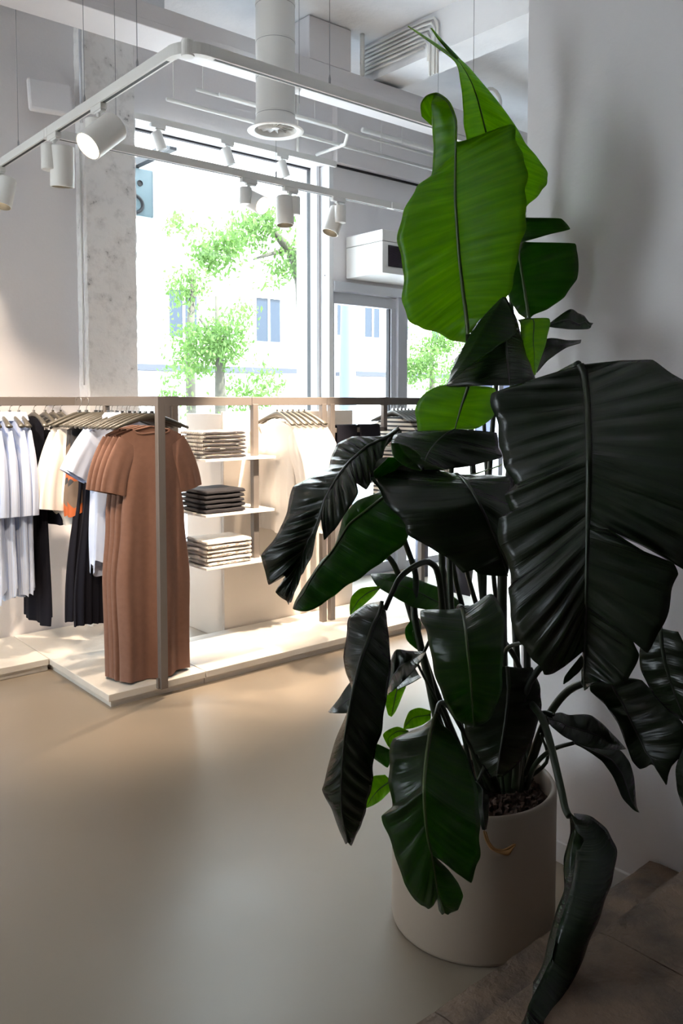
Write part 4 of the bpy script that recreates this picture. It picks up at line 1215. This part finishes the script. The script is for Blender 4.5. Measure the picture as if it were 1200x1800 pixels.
# E, F, G small ones right of D
leaf(*Z1, stn((612, 1426, 620, 1432, 640, 1440), (628, 1450, 690, 1428, 765, 1424), (635, 1540, 690, 1520, 755, 1512), (660, 1620, 695, 1600, 727, 1610), (693, 1690, 697, 1692, 700, 1690)), [(0, 2.34), (1, 2.28)], 0.0, 0.03, M_leafy, arch=.05, rib=0.5)
leaf(*Z1, stn((765, 1447, 767, 1455, 766, 1463), (860, 1382, 850, 1430, 840, 1474), (900, 1400, 905, 1450, 900, 1476), (930, 1412, 935, 1440, 945, 1474), (950, 1440, 955, 1455, 960, 1466), (970, 1446, 968, 1452, 962, 1458)), [(0, 2.36), (1, 2.30)], .04, -.03, M_leafd, arch=.15, rib=0.5)
leaf(*Z1, stn((700, 1590, 702, 1640, 706, 1680), (755, 1520, 750, 1570, 765, 1618), (850, 1526, 840, 1545, 845, 1562), (900, 1526, 898, 1535, 902, 1543), (917, 1524, 916, 1530, 912, 1540)), 2.42, .02, -.03, M_leafd, rib=0.4)
# H huge dark leaf in front on the right
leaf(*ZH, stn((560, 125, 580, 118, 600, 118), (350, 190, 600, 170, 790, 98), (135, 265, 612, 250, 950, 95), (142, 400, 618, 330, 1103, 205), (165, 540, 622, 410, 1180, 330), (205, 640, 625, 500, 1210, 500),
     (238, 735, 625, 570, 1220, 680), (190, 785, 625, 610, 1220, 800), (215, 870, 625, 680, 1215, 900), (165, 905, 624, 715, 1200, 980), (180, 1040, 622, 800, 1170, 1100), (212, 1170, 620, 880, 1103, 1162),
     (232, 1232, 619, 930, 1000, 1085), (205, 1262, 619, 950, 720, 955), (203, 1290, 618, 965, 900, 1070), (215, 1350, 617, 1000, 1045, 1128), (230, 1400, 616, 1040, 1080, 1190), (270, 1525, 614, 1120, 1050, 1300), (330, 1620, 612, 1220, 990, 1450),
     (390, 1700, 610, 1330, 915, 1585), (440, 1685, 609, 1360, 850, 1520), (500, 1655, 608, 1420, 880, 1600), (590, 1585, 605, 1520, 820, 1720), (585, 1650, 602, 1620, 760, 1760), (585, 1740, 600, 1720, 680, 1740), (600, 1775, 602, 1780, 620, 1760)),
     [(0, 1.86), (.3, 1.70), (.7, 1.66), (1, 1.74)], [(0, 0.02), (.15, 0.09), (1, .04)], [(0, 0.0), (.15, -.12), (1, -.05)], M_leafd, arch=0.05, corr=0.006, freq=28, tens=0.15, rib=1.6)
leaf(*ZH, stn((585, 1600, 590, 1610, 598, 1640), (545, 1650, 555, 1665, 580, 1680), (500, 1710, 520, 1715, 560, 1700), (492, 1748, 496, 1750, 520, 1735)), 1.74, 0, 0, M_leafd, rib=0)
# I glossy leaf reaching left, J behind it
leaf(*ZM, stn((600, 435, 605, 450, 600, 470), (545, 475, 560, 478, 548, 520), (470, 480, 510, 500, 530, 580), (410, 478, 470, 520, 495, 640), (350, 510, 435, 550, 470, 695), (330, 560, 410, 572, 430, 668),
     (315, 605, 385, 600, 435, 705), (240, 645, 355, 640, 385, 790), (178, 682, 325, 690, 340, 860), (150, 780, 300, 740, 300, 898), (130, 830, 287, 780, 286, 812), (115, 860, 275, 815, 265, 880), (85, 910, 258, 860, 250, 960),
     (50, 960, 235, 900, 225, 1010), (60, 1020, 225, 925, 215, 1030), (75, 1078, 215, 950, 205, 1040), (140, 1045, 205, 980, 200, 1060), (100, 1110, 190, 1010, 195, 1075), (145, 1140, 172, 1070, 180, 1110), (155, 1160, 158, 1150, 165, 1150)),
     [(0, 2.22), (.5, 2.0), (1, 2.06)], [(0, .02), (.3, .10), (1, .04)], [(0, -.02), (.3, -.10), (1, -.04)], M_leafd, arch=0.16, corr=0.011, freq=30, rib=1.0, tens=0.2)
leaf(*ZM, stn((560, 690, 570, 700, 600, 690), (500, 712, 520, 740, 640, 800), (430, 742, 455, 790, 648, 862), (380, 795, 400, 835, 600, 930), (360, 865, 365, 890, 540, 985), (335, 935, 330, 945, 470, 1035), (285, 985, 285, 1000, 400, 1075),
     (245, 1045, 245, 1060, 340, 1125), (205, 1105, 215, 1115, 290, 1160), (182, 1145, 190, 1150, 235, 1185), (172, 1176, 180, 1182, 200, 1186)),
     [(0, 2.20), (1, 2.10)], [(0, .03), (1, .02)], [(0, -.06), (1, -.02)], M_leaf, arch=0.10, corr=0.004, freq=16)
# K broad drooping centre leaf, M above it, N backlit above that
leaf(*ZM, stn((830, 640, 838, 632, 860, 632), (560, 562, 850, 640, 1000, 636), (505, 600, 865, 652, 1060, 645), (498, 650, 880, 672, 1062, 700), (520, 710, 900, 702, 1062, 760), (570, 775, 925, 745, 1060, 830), (632, 835, 950, 795, 1058, 890),
     (650, 880, 970, 838, 1055, 940), (740, 940, 990, 885, 1052, 985), (800, 972, 1005, 925, 1048, 1010), (862, 1030, 1018, 965, 1045, 1028), (882, 990, 1026, 992, 1044, 1035), (930, 1035, 1034, 1015, 1043, 1040), (1030, 1045, 1038, 1040, 1044, 1046)),
     [(0, 2.06), (.4, 1.92), (1, 1.98)], [(0, 0), (.15, .10), (.5, 0.0), (1, 0)], [(0, .02), (.3, .05), (1, .02)], M_leafd, arch=0.13, corr=0.005, freq=14, rib=0.9)
leaf(*ZM, stn((725, 655, 728, 650, 730, 645), (600, 640, 640, 600, 690, 625), (510, 650, 560, 600, 610, 570), (500, 620, 520, 600, 560, 562)), [(0, 2.10), (1, 2.02)], 0, 0, M_leaf, rib=0)
leaf(*ZM, stn((815, 452, 830, 448, 990, 462), (700, 456, 790, 470, 1005, 520), (600, 468, 755, 500, 1014, 565), (568, 500, 730, 530, 900, 592), (585, 530, 715, 555, 810, 610), (640, 578, 705, 582, 750, 618), (685, 612, 695, 612, 706, 617)),
     [(0, 2.12), (1, 1.96)], [(0, .05), (1, .02)], [(0, .06), (1, .02)], M_leafd, arch=0.18, corr=0.006, freq=16, rib=0.5)
leaf(*ZM, stn((568, 505, 600, 505, 640, 520), (580, 560, 620, 540, 690, 555), (630, 600, 660, 580, 700, 575), (690, 618, 700, 612, 790, 612)), 1.97, 0, 0, M_leaf, arch=.2, rib=0)
leaf(*ZM, stn((860, 270, 885, 266, 900, 270), (770, 272, 875, 300, 990, 285), (700, 310, 860, 340, 990, 330), (675, 360, 848, 380, 985, 398), (671, 410, 838, 415, 922, 443), (678, 462, 828, 452, 850, 452), (740, 470, 822, 474, 840, 472)),
     [(0, 2.26), (1, 2.30)], .04, .05, M_leafy, arch=0.06, corr=0.003)
leaf(*ZM, stn((1000, 600, 1010, 600, 1020, 590), (860, 640, 870, 645, 900, 636), (780, 640, 790, 650, 830, 640)), 2.32, .02, .02, M_leafy, rib=0)
# lower leaves
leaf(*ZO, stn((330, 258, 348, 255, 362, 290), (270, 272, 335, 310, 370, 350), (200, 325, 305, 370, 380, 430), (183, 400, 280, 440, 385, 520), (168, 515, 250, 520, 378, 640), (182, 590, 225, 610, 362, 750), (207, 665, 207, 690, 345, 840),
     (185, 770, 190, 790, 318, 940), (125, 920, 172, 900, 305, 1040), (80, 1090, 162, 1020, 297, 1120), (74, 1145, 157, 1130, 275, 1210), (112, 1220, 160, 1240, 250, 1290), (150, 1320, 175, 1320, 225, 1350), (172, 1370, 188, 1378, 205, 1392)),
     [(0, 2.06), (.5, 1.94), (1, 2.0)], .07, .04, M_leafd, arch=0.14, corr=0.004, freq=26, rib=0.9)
leaf(*ZO, stn((590, 790, 600, 780, 610, 815), (540, 835, 585, 820, 670, 865), (400, 895, 570, 880, 730, 950), (383, 980, 557, 960, 765, 1050), (375, 1090, 548, 1040, 788, 1160), (397, 1205, 543, 1110, 803, 1260), (350, 1250, 542, 1140, 803, 1310), (375, 1340, 545, 1220, 800, 1400),
     (410, 1450, 552, 1300, 785, 1470), (450, 1560, 562, 1370, 760, 1560), (500, 1630, 574, 1420, 680, 1500), (530, 1660, 578, 1436, 590, 1438), (560, 1685, 590, 1500, 650, 1500), (585, 1670, 598, 1560, 700, 1565), (603, 1640, 606, 1610, 722, 1625), (612, 1690, 625, 1660, 702, 1690), (625, 1712, 640, 1708, 660, 1705)),
     [(0, 2.02), (.4, 1.88), (1, 1.90)], .05, .05, M_leaf, arch=0.12, corr=0.004, freq=22, tens=0.2)
leaf(*ZO, stn((640, 296, 718, 288, 790, 258), (528, 300, 728, 330, 860, 220), (545, 380, 738, 400, 905, 300), (570, 480, 745, 480, 913, 430), (598, 600, 755, 570, 908, 560), (630, 705, 762, 660, 895, 680), (680, 790, 768, 750, 850, 800), (730, 825, 772, 810, 800, 832), (765, 838, 775, 838, 785, 838)),
     [(0, 2.10), (.4, 1.95), (1, 2.0)], .06, .06, M_leaf, arch=0.13, corr=0.004, freq=18, rib=0.8)
leaf(*ZO, stn((820, 560, 930, 560, 1040, 562), (760, 700, 935, 660, 1080, 640), (725, 840, 925, 780, 1083, 740), (765, 930, 910, 880, 1055, 880), (810, 1010, 895, 970, 1000, 985), (850, 1070, 885, 1040, 920, 1062), (870, 1072, 880, 1074, 890, 1070)),
     2.14, .04, .04, M_leafd, arch=0.10, corr=0.003)
leaf(*ZM, stn((868, 1160, 850, 1178, 800, 1188), (780, 1100, 760, 1150, 720, 1182), (690, 1062, 680, 1110, 650, 1165), (600, 1038, 600, 1080, 580, 1128), (530, 1032, 530, 1055, 515, 1085), (486, 1036, 487, 1038, 490, 1045)), [(0, 2.46), (1, 2.40)], 0.04, -.04, M_leaf, arch=.08, rib=0.6)
leaf(*ZM, stn((525, 1085, 527, 1092, 520, 1100), (450, 1093, 480, 1110, 495, 1130), (412, 1125, 440, 1140, 455, 1165), (402, 1170, 415, 1180, 425, 1190), (404, 1200, 406, 1202, 410, 1200)), 2.36, 0, .03, M_leafy, arch=.1, rib=0.5)
leaf(*ZO, stn((530, 490, 545, 492, 545, 500), (470, 487, 485, 530, 510, 560), (412, 484, 430, 560, 455, 620), (380, 560, 390, 620, 405, 665), (371, 680, 373, 686, 378, 684)), 2.14, .03, -.05, M_leafd, arch=.2, corr=.008, rib=0.4)
leaf(*ZO, stn((500, 565, 520, 600, 530, 610), (450, 600, 470, 620, 480, 640), (400, 620, 410, 650, 420, 670)), 2.18, .03, -.03, M_leafd, rib=0)
leaf(*ZO, stn((290, 560, 300, 640, 300, 720), (200, 633, 220, 690, 230, 770), (150, 705, 160, 740, 180, 777), (97, 770, 100, 772, 105, 775)), 2.24, .03, -.02, M_leafd, arch=.1, rib=0.5)
leaf(*ZO, stn((375, 650, 420, 650, 458, 652), (362, 720, 405, 720, 440, 700), (375, 780, 395, 770, 412, 765), (388, 792, 390, 794, 394, 790)), 2.40, .0, .03, M_leafy, arch=.1, rib=0.5)
leaf(*ZO, stn((575, 765, 575, 785, 572, 805), (520, 752, 530, 790, 535, 830), (475, 768, 490, 800, 495, 845), (452, 820, 460, 830, 466, 850), (447, 852, 449, 853, 452, 852)), 2.34, .0, .03, M_leafy, arch=.1, rib=0.4)
leaf(*ZO, stn((470, 858, 472, 866, 470, 880), (420, 840, 425, 860, 425, 900), (375, 855, 390, 880, 400, 910), (352, 880, 375, 900, 388, 930), (375, 930, 380, 935, 385, 940)), 2.26, .0, .03, M_leafy, arch=.1, rib=0.4)
leaf(*ZO, stn((380, 945, 385, 955, 385, 1000), (330, 922, 345, 960, 372, 1030), (312, 930, 318, 965, 340, 1010), (308, 960, 310, 970, 312, 990)), 2.22, 0, .02, M_leaf, rib=0)
leaf(*ZO, stn((360, 1062, 390, 1090, 390, 1130), (300, 1074, 335, 1130, 345, 1180), (285, 1140, 300, 1170, 305, 1205), (272, 1215, 274, 1217, 278, 1216)), 2.22, 0, .03, M_leafy, arch=.1, rib=0.5)
leaf(*ZO, stn((495, 328, 520, 335, 530, 360), (455, 385, 490, 400, 525, 430), (465, 440, 505, 450, 530, 470), (520, 490, 530, 495, 535, 495)), 2.42, 0, .03, M_leaf, rib=0.4)
leaf(*ZO, stn((770, 1090, 785, 1092, 800, 1095), (780, 1150, 815, 1130, 835, 1140), (785, 1220, 815, 1200, 846, 1190), (800, 1280, 820, 1260, 842, 1260), (812, 1320, 825, 1322, 832, 1318)), [(0, 2.2), (1, 2.12)], 0, .02, M_leafd, rib=0.4)
# right-hand leaves
leaf(*ZR, stn((0, 528, 10, 560, 20, 600), (120, 512, 130, 600, 60, 650), (200, 533, 200, 640, 150, 720), (380, 532, 350, 680, 270, 780), (470, 590, 460, 720, 380, 815), (560, 680, 560, 780, 500, 835), (640, 765, 640, 805, 610, 838), (690, 822, 690, 826, 685, 830)), 2.10, .04, -.04, M_leafd, arch=.15, rib=0.5)
leaf(*ZR, stn((235, 770, 245, 780, 260, 790), (450, 825, 400, 850, 380, 862), (640, 840, 570, 930, 490, 945), (725, 940, 660, 1050, 570, 1050), (765, 1070, 705, 1160, 625, 1170), (777, 1200, 740, 1270, 670, 1270), (790, 1330, 780, 1350, 755, 1360), (812, 1386, 808, 1386, 800, 1388)), [(0, 2.18), (1, 2.12)], .03, .0, M_leafd, arch=.08, rib=0.6)
leaf(*ZR, stn((375, 200, 560, 225, 700, 208), (385, 320, 600, 320, 840, 228), (520, 445, 680, 450, 960, 350), (620, 600, 750, 600, 1080, 500), (700, 800, 820, 740, 1210, 640), (750, 930, 870, 850, 1195, 860), (825, 1003, 925, 925, 1105, 980), (925, 945, 960, 1000, 1068, 1070), (1045, 1140, 1052, 1148, 1058, 1140)),
     [(0, 2.12), (1, 2.02)], [(0, .0), (.5, .06), (1, .02)], [(0, 0), (.5, -.06), (1, 0)], M_leafd, arch=.12, corr=.005, rib=0.8, tens=.25)
leaf(*ZR, stn((1240, 700, 1300, 700, 1350, 700), (1150, 950, 1240, 960, 1320, 960), (1135, 1060, 1225, 1080, 1310, 1100), (1150, 1200, 1220, 1230, 1290, 1230), (1200, 1340, 1215, 1360, 1230, 1350)), 1.94, .03, -.03, M_leafd, arch=.1)
leaf(*ZR, stn((900, -200, 1000, -230, 1150, -200), (820, -50, 1020, -50, 1250, 0), (830, 120, 1050, 100, 1300, 150), (880, 260, 1090, 230, 1300, 300), (960, 380, 1130, 350, 1300, 400), (1080, 500, 1180, 480, 1290, 500), (1220, 600, 1230, 600, 1240, 600)), 1.90, .05, -.04, M_leafd, arch=.1, corr=.005)
# I2: long front leaf at the lower right, its left side rolled
leaf(*ZI, stn((512, 850, 520, 843, 530, 842), (516, 930, 545, 900, 612, 856), (490, 1030, 548, 990, 680, 912), (486, 1110, 542, 1090, 714, 1000), (487, 1190, 525, 1180, 702, 1130), (448, 1295, 492, 1290, 656, 1262), (414, 1420, 455, 1400, 600, 1400), (388, 1530, 425, 1520, 550, 1545),
     (330, 1630, 385, 1610, 480, 1655), (290, 1720, 330, 1720, 430, 1745), (285, 1780, 325, 1780, 400, 1790), (310, 1840, 340, 1850, 370, 1850)),
     [(0, 1.90), (.6, 1.70), (1, 1.54)], .05, .05, M_leafd, arch=.42, corr=.0006, rib=0)
leaf(*ZI, stn((530, 925, 540, 920, 570, 950), (500, 1020, 530, 1010, 610, 1010), (490, 1100, 530, 1100, 590, 1090), (500, 1160, 530, 1180, 560, 1170), (515, 1190, 528, 1230, 540, 1220), (525, 1235, 530, 1238, 534, 1235)), [(0, 1.86), (1, 1.78)], .02, .01, M_leaf, arch=.35, rib=0)
# curled dry leaf hanging over the pot
o, _ = leaf((800, 1100), 2.5725, stn((125, 930, 130, 925, 140, 930), (135, 970, 145, 970, 155, 975), (160, 1010, 170, 1000, 180, 1005), (205, 1030, 210, 1015, 215, 1010), (240, 1035, 240, 1010, 238, 1000), (262, 1005, 265, 995, 262, 985), (272, 995, 273, 990, 271, 985)), 2.15, 0, 0, M_dry, arch=.3, rib=0)
o.name = 'dry_leaf'

# stalks from the soil to every blade
SD = 2.40
for pts, a, b in (
    (((905, 1385, SD), (862, 1150, 2.42), (835, 900, 2.43), (822, 588, 2.42)), .015, .007),
    (((925, 1375, 2.45), (905, 1100, 2.55), (900, 700, 2.57), (897, 402, 2.58)), .013, .006),
    (((930, 1370, 2.45), (925, 1000, 2.55), (935, 700, 2.53), (931, 563, 2.53)), .012, .006),
    (((880, 1390, SD), (850, 1100, 2.42), (862, 800, 2.42), (884, 540, 2.35)), .011, .006),
    (((895, 1390, 2.30), (882, 1100, 2.25), (893, 850, 2.20), (940, 700, 2.05), (1017, 640, 1.87)), .015, .009),
    (((860, 1395, SD), (800, 1150, 2.40), (790, 900, 2.38), (800, 755, 2.30)), .012, .006),
    (((850, 1395, 2.35), (790, 1120, 2.30), (776, 950, 2.25), (790, 850, 2.15), (803, 835, 2.07)), .011, .007),
    (((845, 1395, 2.4), (778, 1290, 2.42), (752, 1190, 2.42), (728, 1080, 2.42), (730, 1010, 2.44), (705, 920, 2.35), (702, 756, 2.24)), .015, .006),
    (((840, 1395, 2.4), (760, 1200, 2.45), (700, 1010, 2.45), (672, 960, 2.4), (684, 870, 2.22)), .012, .006),
    (((858, 1390, 2.35), (790, 1150, 2.25), (772, 1020, 2.18), (757, 990, 2.15), (735, 992, 2.12), (705, 1013, 2.09), (690, 1040, 2.07), (676, 1072, 2.06)), .010, .006),
    (((875, 1390, 2.35), (815, 1200, 2.25), (806, 1080, 2.15), (812, 1068, 2.10)), .010, .006),
    (((868, 1392, 2.35), (800, 1260, 2.2), (775, 1235, 2.08), (766, 1256, 2.02)), .008, .005),
    (((835, 1392, 2.4), (790, 1180, 2.35), (765, 1120, 2.2), (745, 1146, 2.15)), .007, .004),
    (((830, 1392, 2.4), (775, 1250, 2.42), (740, 1180, 2.36), (725, 1150, 2.30)), .006, .003),
    (((900, 1390, 2.35), (905, 1250, 2.25), (895, 1180, 2.18)), .010, .006),
    (((915, 1390, 2.35), (900, 1250, 2.3), (887, 1150, 2.2), (920, 1128, 2.12), (930, 1110, 2.05)), .009, .003),
    (((920, 1385, 2.35), (938, 1325, 2.33), (962, 1262, 2.28), (1000, 1213, 2.2), (1060, 1190, 2.12)), .014, .009),
    (((915, 1390, 2.32), (920, 1290, 2.27), (950, 1255, 2.18), (972, 1256, 2.11)), .009, .005),
    (((925, 1385, 2.32), (940, 1345, 2.28), (970, 1318, 2.22), (1008, 1306, 2.18)), .008, .005),
    (((905, 1385, 2.25), (925, 1250, 2.2), (944, 1250, 2.12), (962, 1290, 2.05), (984, 1380, 1.96), (993, 1420, 1.92), (1000, 1435, 1.90)), .011, .008),
    (((930, 1375, 2.5), (915, 1180, 2.52), (840, 1080, 2.5), (812, 1068, 2.46)), .010, .006),
    (((900, 1380, 2.5), (860, 1150, 2.5), (818, 993, 2.52), (812, 900, 2.4)), .009, .006),
    (((910, 1380, 2.5), (885, 1150, 2.5), (866, 1000, 2.5), (850, 740, 2.5)), .009, .006),
    (((885, 1395, 2.3), (870, 1300, 2.3), (852, 1345, 2.25), (840, 1373, 2.2)), .006, .004),
    (((870, 1395, 2.45), (840, 1200, 2.48), (779, 1000, 2.5), (776, 900, 2.45)), .010, .006),
    (((890, 1395, 2.45), (850, 1200, 2.48), (797, 1000, 2.48), (800, 880, 2.4)), .010, .006),
    (((905, 1380, 2.2), (930, 1200, 2.15), (1060, 1100, 2.1), (1160, 1104, 1.92)), .010, .007),
    (((900, 1385, 2.32), (960, 1340, 2.3), (950, 1290, 2.25)), .007, .003),
): stalk(pts, a, b)
